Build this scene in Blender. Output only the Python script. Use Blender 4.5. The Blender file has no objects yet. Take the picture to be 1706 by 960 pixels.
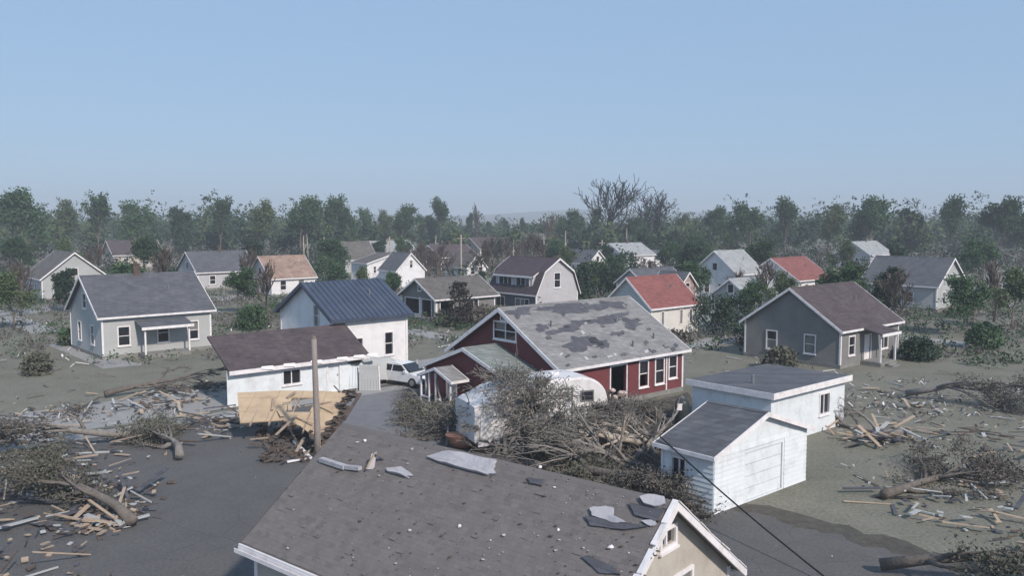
import bpy, math, random
import numpy as np
from mathutils import Vector, Matrix

# ------------------------------------------------------------------ camera, sky, sun, exposure
sc = bpy.context.scene
COL = sc.collection
R = math.radians
F_PX, CAM_H = 1450.0, 11.0
PITCH = math.atan(120 / F_PX)
cam_d = bpy.data.cameras.new('camera')
cam_d.sensor_width = 36.0
cam_d.lens = 36.0 * F_PX / 1706.0
cam_d.clip_start, cam_d.clip_end = 0.5, 30000.0
cam = bpy.data.objects.new('camera', cam_d)
COL.objects.link(cam)
cam.location = (0, 0, CAM_H)
cam.rotation_euler = (R(90) - PITCH, 0, 0)
sc.camera = cam

SUN_AZ, SUN_EL = R(146), R(38)           # azimuth to the right of the view direction (+Y)
world = bpy.data.worlds.new('World')
sc.world = world
world.use_nodes = True
wn = world.node_tree
sky = wn.nodes.new('ShaderNodeTexSky')
sky.sky_type = 'NISHITA'
sky.sun_disc = False
sky.sun_elevation = SUN_EL
sky.sun_rotation = SUN_AZ
sky.altitude = 0
sky.air_density = 1.0
sky.dust_density = 0.7
sky.ozone_density = 2.0
bg = wn.nodes['Background']
bg.inputs['Strength'].default_value = 0.12
smx = wn.nodes.new('ShaderNodeMix')       # hazy air evens out the clear-sky gradient, all round
smx.data_type = 'RGBA'
smx.inputs['Factor'].default_value = 0.85
smx.inputs['B'].default_value = (2.05, 3.1, 4.6, 1)
wn.links.new(sky.outputs[0], smx.inputs['A'])
wn.links.new(smx.outputs['Result'], bg.inputs['Color'])

sun_d = bpy.data.lights.new('sun', 'SUN')
sun_d.energy = 3.3
sun_d.angle = R(3.0)
sun_d.color = (1.0, 0.90, 0.80)
sun = bpy.data.objects.new('sun', sun_d)
COL.objects.link(sun)
sd = Vector((math.sin(SUN_AZ) * math.cos(SUN_EL), math.cos(SUN_AZ) * math.cos(SUN_EL), math.sin(SUN_EL)))
sun.rotation_euler = sd.to_track_quat('Z', 'Y').to_euler()

vs = sc.view_settings
vs.view_transform = 'Standard'
vs.look = 'None'
vs.exposure = 0.36
vs.gamma = 1.0
vs.use_curve_mapping = False
try:
    sc.cycles.use_denoising = True
    sc.cycles.max_bounces = 5
    sc.cycles.diffuse_bounces = 3
    sc.cycles.glossy_bounces = 2
    sc.cycles.transparent_max_bounces = 6
    sc.cycles.volume_bounces = 0
except Exception:
    pass

# ------------------------------------------------------------------ geometry of the town grid
GA = R(41.3)                              # houses stand on a street grid turned by this angle
GU = Vector((math.cos(GA), math.sin(GA), 0))
GV = Vector((-math.sin(GA), math.cos(GA), 0))


def ray(x, y):
    u, v = (x - 853.0) / F_PX, (480.0 - y) / F_PX
    return Vector((u, math.cos(PITCH) + v * math.sin(PITCH), -math.sin(PITCH) + v * math.cos(PITCH)))


def atz(x, y, z=0.0):
    d = ray(x, y)
    t = (z - CAM_H) / d.z
    return Vector((d.x * t, d.y * t, z))


def atd(x, y, D):
    d = ray(x, y)
    t = D / d.y
    return Vector((d.x * t, D, CAM_H + d.z * t))


# ------------------------------------------------------------------ materials
MATS = {}


def nd(t, typ, **kw):
    n = t.nodes.new(typ)
    for k, v in kw.items():
        setattr(n, k, v)
    return n


def mat(name, col, rough=0.8, var=0.25, scale=1.5, bump=0.0, bscale=30.0, lap=0.0, lap_axis=2, dirt=None,
        dirt_amt=0.0, dirt_scale=0.5, metal=0.0, spec=0.3, rand=0.0, col2=None, tabs=False):
    """Principled surface: base colour broken up by two noises, optional lap (siding courses) relief, dirt blotches."""
    if name in MATS:
        return MATS[name]
    m = bpy.data.materials.new(name)
    m.use_nodes = True
    t = m.node_tree
    b = t.nodes['Principled BSDF']
    b.inputs['Roughness'].default_value = rough
    b.inputs['Metallic'].default_value = metal
    b.inputs['Specular IOR Level'].default_value = spec
    tc = nd(t, 'ShaderNodeTexCoord')
    n1 = nd(t, 'ShaderNodeTexNoise')
    n1.inputs['Scale'].default_value = scale
    n1.inputs['Detail'].default_value = 6
    n1.inputs['Roughness'].default_value = 0.65
    t.links.new(tc.outputs['Object'], n1.inputs['Vector'])
    rmp = nd(t, 'ShaderNodeValToRGB')
    c = Vector(col)
    lo, hi = c * (1 - var), c * (1 + var)
    if col2:
        lo, hi = c, Vector(col2)
    rmp.color_ramp.elements[0].position = 0.3
    rmp.color_ramp.elements[1].position = 0.72
    rmp.color_ramp.elements[0].color = (*lo, 1)
    rmp.color_ramp.elements[1].color = (*hi, 1)
    t.links.new(n1.outputs['Fac'], rmp.inputs[0])
    cur = rmp.outputs[0]
    if dirt:
        n2 = nd(t, 'ShaderNodeTexNoise')
        n2.inputs['Scale'].default_value = dirt_scale
        n2.inputs['Detail'].default_value = 8
        n2.inputs['Roughness'].default_value = 0.7
        t.links.new(tc.outputs['Object'], n2.inputs['Vector'])
        r2 = nd(t, 'ShaderNodeValToRGB')
        r2.color_ramp.elements[0].position = 0.48
        r2.color_ramp.elements[1].position = 0.66
        r2.color_ramp.elements[0].color = (0, 0, 0, 1)
        r2.color_ramp.elements[1].color = (dirt_amt,) * 3 + (1,)
        t.links.new(n2.outputs['Fac'], r2.inputs[0])
        mx = nd(t, 'ShaderNodeMix', data_type='RGBA')
        t.links.new(r2.outputs[0], mx.inputs['Factor'])
        t.links.new(cur, mx.inputs['A'])
        mx.inputs['B'].default_value = (*dirt, 1)
        cur = mx.outputs['Result']
    if tabs:                             # small tone steps from shingle to shingle
        sp_ = nd(t, 'ShaderNodeSeparateXYZ')
        t.links.new(tc.outputs['Object'], sp_.inputs[0])
        cb = nd(t, 'ShaderNodeCombineXYZ')
        sm = nd(t, 'ShaderNodeMath', operation='ADD')
        t.links.new(sp_.outputs[0], sm.inputs[0])
        t.links.new(sp_.outputs[1], sm.inputs[1])
        sz = nd(t, 'ShaderNodeMath', operation='MULTIPLY')
        t.links.new(sp_.outputs[2], sz.inputs[0])
        sz.inputs[1].default_value = 1.9
        t.links.new(sm.outputs[0], cb.inputs[0])
        t.links.new(sz.outputs[0], cb.inputs[1])
        bk = nd(t, 'ShaderNodeTexBrick')
        bk.inputs['Color1'].default_value = (0.78, 0.78, 0.78, 1)
        bk.inputs['Color2'].default_value = (1.2, 1.2, 1.2, 1)
        bk.inputs['Mortar'].default_value = (0.62, 0.62, 0.62, 1)
        bk.inputs['Scale'].default_value = 1.0
        bk.inputs['Brick Width'].default_value = 0.42
        bk.inputs['Row Height'].default_value = 0.2
        bk.inputs['Mortar Size'].default_value = 0.012
        t.links.new(cb.outputs[0], bk.inputs['Vector'])
        mu = nd(t, 'ShaderNodeMix', data_type='RGBA', blend_type='MULTIPLY')
        mu.inputs['Factor'].default_value = 0.75
        t.links.new(cur, mu.inputs['A'])
        t.links.new(bk.outputs['Color'], mu.inputs['B'])
        cur = mu.outputs['Result']
    if rand:
        oi = nd(t, 'ShaderNodeObjectInfo')
        hs = nd(t, 'ShaderNodeHueSaturation')
        mr = nd(t, 'ShaderNodeMapRange')
        mr.inputs['To Min'].default_value = 1 - rand
        mr.inputs['To Max'].default_value = 1 + rand
        t.links.new(oi.outputs['Random'], mr.inputs['Value'])
        t.links.new(mr.outputs[0], hs.inputs['Value'])
        t.links.new(cur, hs.inputs['Color'])
        cur = hs.outputs[0]
    t.links.new(cur, b.inputs['Base Color'])
    h = None
    if bump:
        n3 = nd(t, 'ShaderNodeTexNoise')
        n3.inputs['Scale'].default_value = bscale
        n3.inputs['Detail'].default_value = 4
        t.links.new(tc.outputs['Object'], n3.inputs['Vector'])
        bp = nd(t, 'ShaderNodeBump')
        bp.inputs['Strength'].default_value = bump
        bp.inputs['Distance'].default_value = 0.05
        t.links.new(n3.outputs['Fac'], bp.inputs['Height'])
        h = bp
    if lap:
        sx = nd(t, 'ShaderNodeSeparateXYZ')
        t.links.new(tc.outputs['Object'], sx.inputs[0])
        mo = nd(t, 'ShaderNodeMath', operation='DIVIDE')
        t.links.new(sx.outputs[lap_axis], mo.inputs[0])
        mo.inputs[1].default_value = lap
        fr = nd(t, 'ShaderNodeMath', operation='FRACT')
        t.links.new(mo.outputs[0], fr.inputs[0])
        b2 = nd(t, 'ShaderNodeBump')
        b2.invert = True
        b2.inputs['Strength'].default_value = 0.6
        b2.inputs['Distance'].default_value = 0.03
        t.links.new(fr.outputs[0], b2.inputs['Height'])
        if h:
            t.links.new(h.outputs[0], b2.inputs['Normal'])
        h = b2
    if h:
        t.links.new(h.outputs[0], b.inputs['Normal'])
    MATS[name] = m
    return m


def ground_mat(name, cols, scales, rough=0.95, bump=0.4, patch=None, cracks=False):
    if name in MATS:
        return MATS[name]
    m = bpy.data.materials.new(name)
    m.use_nodes = True
    t = m.node_tree
    b = t.nodes['Principled BSDF']
    b.inputs['Roughness'].default_value = rough
    b.inputs['Specular IOR Level'].default_value = 0.25
    tc = nd(t, 'ShaderNodeTexCoord')
    cur = None
    prev = None
    for i, (c0, c1, s) in enumerate(zip(cols[::2], cols[1::2], scales)):
        n = nd(t, 'ShaderNodeTexNoise')
        n.inputs['Scale'].default_value = s
        n.inputs['Detail'].default_value = 8
        n.inputs['Roughness'].default_value = 0.68
        t.links.new(tc.outputs['Object'], n.inputs['Vector'])
        r = nd(t, 'ShaderNodeValToRGB')
        r.color_ramp.elements[0].position = 0.33
        r.color_ramp.elements[1].position = 0.68
        r.color_ramp.elements[0].color = (*c0, 1)
        r.color_ramp.elements[1].color = (*c1, 1)
        t.links.new(n.outputs['Fac'], r.inputs[0])
        if prev is None:
            prev = r.outputs[0]
        else:
            mx = nd(t, 'ShaderNodeMix', data_type='RGBA')
            mx.inputs['Factor'].default_value = 0.5
            t.links.new(prev, mx.inputs['A'])
            t.links.new(r.outputs[0], mx.inputs['B'])
            prev = mx.outputs['Result']
    if cracks:
        v = nd(t, 'ShaderNodeTexVoronoi', feature='DISTANCE_TO_EDGE')
        v.inputs['Scale'].default_value = 0.33
        nz = nd(t, 'ShaderNodeTexNoise')
        nz.inputs['Scale'].default_value = 1.1
        nz.inputs['Detail'].default_value = 5
        ad = nd(t, 'ShaderNodeMix', data_type='RGBA')
        ad.inputs['Factor'].default_value = 0.22
        t.links.new(tc.outputs['Object'], nz.inputs['Vector'])
        t.links.new(tc.outputs['Object'], ad.inputs['A'])
        t.links.new(nz.outputs['Color'], ad.inputs['B'])
        t.links.new(ad.outputs['Result'], v.inputs['Vector'])
        lt = nd(t, 'ShaderNodeMath', operation='LESS_THAN')
        lt.inputs[1].default_value = 0.006
        t.links.new(v.outputs['Distance'], lt.inputs[0])
        ml = nd(t, 'ShaderNodeMath', operation='MULTIPLY')
        ml.inputs[1].default_value = 0.2
        t.links.new(lt.outputs[0], ml.inputs[0])
        mx = nd(t, 'ShaderNodeMix', data_type='RGBA')
        t.links.new(ml.outputs[0], mx.inputs['Factor'])
        t.links.new(prev, mx.inputs['A'])
        mx.inputs['B'].default_value = (0.03, 0.03, 0.03, 1)
        prev = mx.outputs['Result']
    t.links.new(prev, b.inputs['Base Color'])
    n3 = nd(t, 'ShaderNodeTexNoise')
    n3.inputs['Scale'].default_value = 14
    n3.inputs['Detail'].default_value = 6
    t.links.new(tc.outputs['Object'], n3.inputs['Vector'])
    bp = nd(t, 'ShaderNodeBump')
    bp.inputs['Strength'].default_value = bump
    bp.inputs['Distance'].default_value = 0.05
    t.links.new(n3.outputs['Fac'], bp.inputs['Height'])
    t.links.new(bp.outputs[0], b.inputs['Normal'])
    MATS[name] = m
    return m


M_WHITE = mat('white_siding', (0.72, 0.71, 0.72), 0.6, 0.05, 0.8, lap=0.16, dirt=(0.36, 0.35, 0.33), dirt_amt=0.35, dirt_scale=0.7)
M_WHITEP = mat('white_paint', (0.76, 0.73, 0.74), 0.55, 0.06, 2.0, dirt=(0.4, 0.37, 0.35), dirt_amt=0.4, dirt_scale=2.2)
M_VINYL = mat('white_vinyl', (0.70, 0.74, 0.77), 0.45, 0.06, 1.0, dirt=(0.38, 0.38, 0.38), dirt_amt=0.4, dirt_scale=1.3)
M_RED = mat('red_siding', (0.15, 0.04, 0.043), 0.7, 0.14, 1.2, lap=0.14, dirt=(0.10, 0.038, 0.042), dirt_amt=0.5, dirt_scale=0.8)
M_RGREY = mat('grey_shingle', (0.24, 0.235, 0.237), 0.9, 0.14, 1.4, 0.5, 25, lap=0.14, dirt=(0.185, 0.18, 0.18), dirt_amt=0.7, dirt_scale=0.6, tabs=True)
M_PATCH = mat('bare_underlay', (0.09, 0.092, 0.108), 0.9, 0.2, 2.0, 0.3, 20, tabs=True)
M_GREENROOF = mat('grey_green_shingle', (0.225, 0.245, 0.24), 0.9, 0.2, 1.8, 0.5, 22, dirt=(0.10, 0.13, 0.12), dirt_amt=0.7, dirt_scale=0.9, tabs=True)
M_BLUE = mat('blue_metal', (0.065, 0.083, 0.125), 0.42, 0.15, 0.8, metal=0.25, spec=0.5, dirt=(0.14, 0.15, 0.18), dirt_amt=0.4, dirt_scale=0.5)
M_BROWN = mat('brown_shingle', (0.085, 0.066, 0.072), 0.9, 0.22, 1.6, 0.5, 25, lap=0.14, dirt=(0.13, 0.11, 0.11), dirt_amt=0.5, tabs=True)
M_PURPLE = mat('plum_shingle', (0.075, 0.058, 0.068), 0.9, 0.2, 1.4, 0.5, 25, lap=0.16, tabs=True)
M_GREYB = mat('taupe_shingle', (0.125, 0.115, 0.11), 0.9, 0.2, 1.4, 0.5, 25, lap=0.16, dirt=(0.2, 0.19, 0.18), dirt_amt=0.5, tabs=True)
M_REDROOF = mat('red_shingle', (0.235, 0.090, 0.082), 0.85, 0.15, 1.2, 0.4, 25, lap=0.15, dirt=(0.16, 0.08, 0.08), dirt_amt=0.5, tabs=True)
M_DGREY = mat('dark_grey_shingle', (0.10, 0.105, 0.12), 0.9, 0.18, 1.3, 0.4, 25, lap=0.15, dirt=(0.15, 0.15, 0.16), dirt_amt=0.5, tabs=True)
M_LGREY = mat('pale_grey_shingle', (0.32, 0.33, 0.34), 0.9, 0.15, 1.0, 0.4, 25, lap=0.15, tabs=True)
M_TANROOF = mat('tan_shingle', (0.30, 0.21, 0.17), 0.9, 0.25, 1.2, 0.4, 25, dirt=(0.14, 0.10, 0.085), dirt_amt=0.7, tabs=True)
M_TAN = mat('tan_stucco', (0.46, 0.42, 0.37), 0.85, 0.08, 1.5, 0.3, 40, dirt=(0.30, 0.26, 0.22), dirt_amt=0.5, dirt_scale=1.1)
M_GSIDE = mat('grey_siding', (0.40, 0.41, 0.41), 0.7, 0.08, 1.0, lap=0.15, dirt=(0.28, 0.28, 0.27), dirt_amt=0.5)
M_GABLE_SHADE = mat('shaded_gable_siding', (0.42, 0.45, 0.44), 0.7, 0.06, 1.0, lap=0.15)  # pale siding made duller: the shaded gable's tone put into the colour
M_SLATE_SHADE = mat('shaded_slate_siding', (0.12, 0.115, 0.14), 0.7, 0.12, 1.0, lap=0.15)  # slate tone with the shade of the front put into the colour
M_PALESIDE = mat('pale_lilac_siding', (0.44, 0.43, 0.45), 0.7, 0.08, 1.0, lap=0.15)
M_TAUPE = mat('taupe_siding', (0.19, 0.185, 0.18), 0.75, 0.12, 1.0, lap=0.15)
M_GLASS = mat('window_glass', (0.02, 0.022, 0.028), 0.08, 0.3, 0.6, spec=0.6)
M_FOUND = mat('foundation_block', (0.22, 0.215, 0.205), 0.9, 0.2, 2.0, 0.4, 12)
M_CURT = mat('curtained_glass', (0.20, 0.19, 0.18), 0.15, 0.3, 2.5, spec=0.6)
M_DARK = mat('interior_shade', (0.03, 0.022, 0.024), 0.9, 0.3, 1.0)  # near-black stand-in for the gloom inside rooms and below the hole
M_CREAM = mat('cream_sheathing', (0.50, 0.375, 0.25), 0.8, 0.10, 1.2, 0.15, 18, dirt=(0.33, 0.23, 0.16), dirt_amt=0.65, dirt_scale=0.9, rand=0.06)
M_TORN = mat('torn_fibreboard', (0.105, 0.08, 0.068), 0.95, 0.35, 3.0, 0.6, 14)
M_LUMBER = mat('raw_lumber', (0.36, 0.28, 0.21), 0.8, 0.2, 3.0, 0.2, 30, dirt=(0.2, 0.16, 0.13), dirt_amt=0.5, rand=0.15)
M_POLE = mat('weathered_pole', (0.27, 0.235, 0.22), 0.85, 0.15, 2.5, 0.4, 24, dirt=(0.16, 0.14, 0.13), dirt_amt=0.5)
M_LIMB = mat('grey_limb', (0.225, 0.207, 0.192), 0.9, 0.25, 3.0, 0.5, 14, dirt=(0.13, 0.115, 0.1), dirt_amt=0.6, dirt_scale=1.6)
M_BARK = mat('grey_bark', (0.15, 0.13, 0.115), 0.95, 0.3, 3.0, 0.7, 12, rand=0.12)
M_BRBARK = mat('brown_bark', (0.105, 0.085, 0.075), 0.95, 0.3, 3.0, rand=0.2)
M_BARKK = mat('blackish_bark', (0.022, 0.02, 0.02), 0.95, 0.3, 3.0)
M_BARKD = mat('dark_bark', (0.038, 0.034, 0.033), 0.95, 0.3, 3.0, 0.5, 12, rand=0.12)
M_PALEW = mat('stripped_wood', (0.42, 0.365, 0.31), 0.8, 0.2, 3.0, 0.3, 16, dirt=(0.22, 0.18, 0.15), dirt_amt=0.6, dirt_scale=1.5)
M_TWIG = mat('brush_twigs', (0.16, 0.14, 0.125), 0.95, 0.35, 2.0)
M_LEAFG = mat('dull_leaves', (0.115, 0.115, 0.09), 0.9, 0.35, 1.3, spec=0.15)
M_LEAFB = mat('brown_leaves', (0.115, 0.105, 0.093), 0.9, 0.35, 1.3, spec=0.15)
M_LEAF = mat('green_leaves', (0.05, 0.092, 0.045), 0.85, 0.35, 0.35, spec=0.2, rand=0.22)
M_LEAF2 = mat('olive_leaves', (0.078, 0.108, 0.05), 0.85, 0.3, 0.35, spec=0.2, rand=0.22)
M_LEAFD = mat('dark_leaves', (0.036, 0.062, 0.04), 0.85, 0.3, 0.5, spec=0.2, rand=0.2)
M_CARW = mat('white_car_paint', (0.74, 0.75, 0.76), 0.25, 0.03, 1.0, spec=0.5, dirt=(0.42, 0.41, 0.4), dirt_amt=0.4, dirt_scale=1.5)
M_RV = mat('camper_fibreglass', (0.66, 0.64, 0.645), 0.45, 0.05, 0.8, spec=0.4, dirt=(0.40, 0.37, 0.34), dirt_amt=0.5, dirt_scale=1.1)
M_RUBBER = mat('rubber', (0.022, 0.022, 0.023), 0.8, 0.2, 3.0)
M_STEEL = mat('dull_steel', (0.32, 0.32, 0.33), 0.45, 0.15, 2.0, metal=0.7)
M_SHEET = mat('grey_membrane', (0.43, 0.415, 0.44), 0.7, 0.14, 2.0, 0.3, 10, dirt=(0.25, 0.25, 0.28), dirt_amt=0.6, dirt_scale=1.3)
M_TANK = mat('dark_tank', (0.028, 0.036, 0.038), 0.5, 0.25, 1.5, spec=0.4)
M_ORANGE = mat('terracotta_plastic', (0.40, 0.19, 0.125), 0.6, 0.15, 2.5, dirt=(0.24, 0.13, 0.1), dirt_amt=0.6, dirt_scale=2.0)
M_BLACK = mat('black_cable', (0.012, 0.012, 0.013), 0.5, 0.1, 1.0)
M_RIDGE = mat('far_hill', (0.05, 0.07, 0.055), 0.95, 0.2, 0.004)


# ------------------------------------------------------------------ mesh helpers
class MB:
    def __init__(s):
        s.v, s.f = [], []

    def add(s, vs_, fs):
        o = len(s.v)
        s.v += [tuple(p) for p in vs_]
        s.f += [tuple(i + o for i in f) for f in fs]
        return s

    def box(s, x0, x1, y0, y1, z0, z1):
        return s.add([(x0, y0, z0), (x1, y0, z0), (x1, y1, z0), (x0, y1, z0), (x0, y0, z1), (x1, y0, z1), (x1, y1, z1), (x0, y1, z1)],
                     [(3, 2, 1, 0), (4, 5, 6, 7), (0, 1, 5, 4), (1, 2, 6, 5), (2, 3, 7, 6), (3, 0, 4, 7)])

    def solid(s, poly, off):
        """closed slab: a polygon of 3-D points swept by the vector off"""
        n = len(poly)
        off = Vector(off)
        p = [Vector(q) for q in poly]
        return s.add(p + [q + off for q in p], [tuple(range(n)), tuple(range(2 * n - 1, n - 1, -1))] +
                     [(i, i + n, (i + 1) % n + n, (i + 1) % n) for i in range(n)])

    def beam(s, p, q, w, h, up=(0, 0, 1)):
        p, q = Vector(p), Vector(q)
        d = (q - p).normalized()
        up = Vector(up)
        if abs(d.dot(up)) > 0.97:
            up = Vector((1, 0, 0))
        a = d.cross(up).normalized()
        b = a.cross(d)
        a, b = a * w / 2, b * h / 2
        return s.add([p - a - b, p + a - b, p + a + b, p - a + b, q - a - b, q + a - b, q + a + b, q - a + b],
                     [(3, 2, 1, 0), (4, 5, 6, 7), (0, 1, 5, 4), (1, 2, 6, 5), (2, 3, 7, 6), (3, 0, 4, 7)])

    def tube(s, pts, rad, n=6, cap=True):
        pts = [Vector(p) for p in pts]
        o = len(s.v)
        k = len(pts)
        d0 = (pts[1] - pts[0]).normalized()
        a = d0.orthogonal().normalized()
        for i, p in enumerate(pts):
            d = (pts[min(i + 1, k - 1)] - pts[max(i - 1, 0)]).normalized()
            a = (a - d * a.dot(d))
            if a.length < 1e-5:
                a = d.orthogonal()
            a.normalize()
            b = d.cross(a)
            for j in range(n):
                t = 2 * math.pi * j / n
                s.v.append(tuple(p + (a * math.cos(t) + b * math.sin(t)) * rad[i]))
        for i in range(k - 1):
            for j in range(n):
                s.f.append((o + i * n + j, o + i * n + (j + 1) % n, o + (i + 1) * n + (j + 1) % n, o + (i + 1) * n + j))
        if cap:
            s.f.append(tuple(o + j for j in reversed(range(n))))
            s.f.append(tuple(o + (k - 1) * n + j for j in range(n)))
        return s

    def lathe(s, prof, n=16, ctr=(0, 0, 0), axis='z'):
        o = len(s.v)
        for (r, z) in prof:
            for j in range(n):
                t = 2 * math.pi * j / n
                if axis == 'z':
                    p = (r * math.cos(t), r * math.sin(t), z)
                elif axis == 'y':
                    p = (r * math.cos(t), z, r * math.sin(t))
                else:
                    p = (z, r * math.cos(t), r * math.sin(t))
                s.v.append((p[0] + ctr[0], p[1] + ctr[1], p[2] + ctr[2]))
        k = len(prof)
        for i in range(k - 1):
            for j in range(n):
                s.f.append((o + i * n + j, o + i * n + (j + 1) % n, o + (i + 1) * n + (j + 1) % n, o + (i + 1) * n + j))
        s.f.append(tuple(o + j for j in reversed(range(n))))
        s.f.append(tuple(o + (k - 1) * n + j for j in range(n)))
        return s

    def mesh(s, name, m, smooth=False):
        me = bpy.data.meshes.new(name)
        me.from_pydata(s.v, [], s.f)
        me.materials.append(m)
        if smooth:
            me.polygons.foreach_set('use_smooth', [True] * len(me.polygons))
        me.update()
        return me

    def build(s, name, m, parent=None, smooth=False):
        o = bpy.data.objects.new(name, s.mesh(name, m, smooth))
        COL.objects.link(o)
        if parent:
            o.parent = parent
        return o


def tag(o, label, cat, group=None, kind=None):
    if label:
        o['label'] = label
    if cat:
        o['category'] = cat
    if group:
        o['group'] = group
    if kind:
        o['kind'] = kind
    return o


def empty(name, loc, rz=0.0, label=None, cat=None, group=None):
    o = bpy.data.objects.new(name, None)
    COL.objects.link(o)
    o.location = (loc[0], loc[1], loc[2] if len(loc) > 2 else 0)
    o.rotation_euler = (0, 0, rz)
    o.empty_display_size = 0.3
    return tag(o, label, cat, group)


def struct(o):
    o['kind'] = 'structure'
    return o


def link(name, me, parent=None):
    o = bpy.data.objects.new(name, me)
    COL.objects.link(o)
    if parent:
        o.parent = parent
    return o


def copy_tree(o, parent=None):
    c = o.copy()
    COL.objects.link(c)
    if parent:
        c.parent = parent
    for ch in o.children:
        copy_tree(ch, c)
    return c


def clip(poly, a0, a1, b0, b1):
    """Sutherland-Hodgman against an axis aligned cell"""
    def cut(ps, k, lim, sgn):
        out = []
        for i in range(len(ps)):
            p, q = ps[i - 1], ps[i]
            ip, iq = sgn * (p[k] - lim) >= -1e-9, sgn * (q[k] - lim) >= -1e-9
            if ip != iq:
                t = (lim - p[k]) / (q[k] - p[k])
                out.append((p[0] + t * (q[0] - p[0]), p[1] + t * (q[1] - p[1])))
            if iq:
                out.append(q)
        return out
    for k, lim, sg in ((0, a0, 1), (0, a1, -1), (1, b0, 1), (1, b1, -1)):
        poly = cut(poly, k, lim, sg)
        if len(poly) < 3:
            return []
    out = []
    for p in poly:
        if not out or abs(p[0] - out[-1][0]) + abs(p[1] - out[-1][1]) > 1e-6:
            out.append(p)
    if len(out) > 2 and abs(out[0][0] - out[-1][0]) + abs(out[0][1] - out[-1][1]) < 1e-6:
        out.pop()
    return out if len(out) > 2 else []


# ------------------------------------------------------------------ houses
def wall_face(mb, fr, outline, holes, depth=0.16):
    xs = sorted({min(p[0] for p in outline), max(p[0] for p in outline)} | {h[0] for h in holes} | {h[1] for h in holes})
    zs = sorted({min(p[1] for p in outline), max(p[1] for p in outline)} | {h[2] for h in holes} | {h[3] for h in holes})
    for i in range(len(xs) - 1):
        for j in range(len(zs) - 1):
            cx, cz = (xs[i] + xs[i + 1]) / 2, (zs[j] + zs[j + 1]) / 2
            if any(h[0] < cx < h[1] and h[2] < cz < h[3] for h in holes):
                continue
            p = clip(outline, xs[i], xs[i + 1], zs[j], zs[j + 1])
            if p:
                mb.add([fr(a, z, 0) for a, z in p], [tuple(range(len(p)))])
    for (a0, a1, z0, z1) in holes:
        c = [(a0, z0), (a1, z0), (a1, z1), (a0, z1)]
        for k in range(4):
            (a, z), (b, y) = c[k], c[(k + 1) % 4]
            mb.add([fr(a, z, 0), fr(b, y, 0), fr(b, y, depth), fr(a, z, depth)], [(0, 1, 2, 3)])


def board(mb, fr, a0, a1, z0, z1, d0, d1):
    p = [fr(a0, z0, d0), fr(a1, z0, d0), fr(a1, z1, d0), fr(a0, z1, d0)]
    off = Vector(fr(a0, z0, d1)) - Vector(fr(a0, z0, d0))
    mb.solid(p, off)


PANE_N = [0]


def window(root, fr, w, style=(1, 2), trim=M_WHITEP, tw=0.09, pane=True, name='window', sill=True, pmat=None, broken=False):
    a0, a1, z0, z1 = w
    mb = MB()
    board(mb, fr, a0 - tw, a0, z0 - tw, z1 + tw, -0.045, 0.0)
    board(mb, fr, a1, a1 + tw, z0 - tw, z1 + tw, -0.045, 0.0)
    board(mb, fr, a0, a1, z1, z1 + tw, -0.043, 0.0)
    board(mb, fr, a0, a1, z0 - tw, z0, -0.043, 0.0)
    o = mb.build(name, trim, root)
    nx, nz = style
    if pane:
        dx, dz = (a1 - a0) / nx, (z1 - z0) / nz
        for i in range(nx):
            for j in range(nz):
                if broken and (i, j) == (0, 0):
                    continue
                m2 = MB()
                board(m2, fr, a0 + i * dx + 0.004, a0 + (i + 1) * dx - 0.004, z0 + j * dz + 0.004, z0 + (j + 1) * dz - 0.004, 0.07, 0.08)
                PANE_N[0] += 1
                m2.build('pane', pmat or (M_CURT if (PANE_N[0] * 7919) % 11 < 3 else M_GLASS), o)
    for i in range(1, nx):
        a = a0 + (a1 - a0) * i / nx
        m3 = MB()
        board(m3, fr, a - 0.03, a + 0.03, z0, z1, 0.02, 0.066)
        m3.build('muntin', trim, o)
    for j in range(1, nz):
        z = z0 + (z1 - z0) * j / nz
        m3 = MB()
        board(m3, fr, a0, a1, z - 0.025, z + 0.025, 0.022, 0.064)
        m3.build('muntin', trim, o)
    if sill:
        m4 = MB()
        board(m4, fr, a0 - tw - 0.03, a1 + tw + 0.03, z0 - tw - 0.05, z0 - tw - 0.002, -0.09, 0.0)
        m4.build('sill', trim, o)
    return o


def door(root, fr, w, m, trim=M_WHITEP):
    a0, a1, z0, z1 = w
    mb = MB()
    board(mb, fr, a0 + 0.01, a1 - 0.01, z0, z1 - 0.01, 0.06, 0.11)
    o = mb.build('door', m, root)
    m2 = MB()
    board(m2, fr, a0 - 0.1, a0, z0, z1 + 0.1, -0.04, 0.0)
    board(m2, fr, a1, a1 + 0.1, z0, z1 + 0.1, -0.04, 0.0)
    board(m2, fr, a0, a1, z1, z1 + 0.1, -0.038, 0.0)
    m2.build('door_frame', trim, o)
    m3 = MB()
    board(m3, fr, a1 - 0.13, a1 - 0.07, z0 + 0.95, z0 + 1.05, 0.0, 0.058)
    m3.build('handle', M_STEEL, o)
    return o


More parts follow.
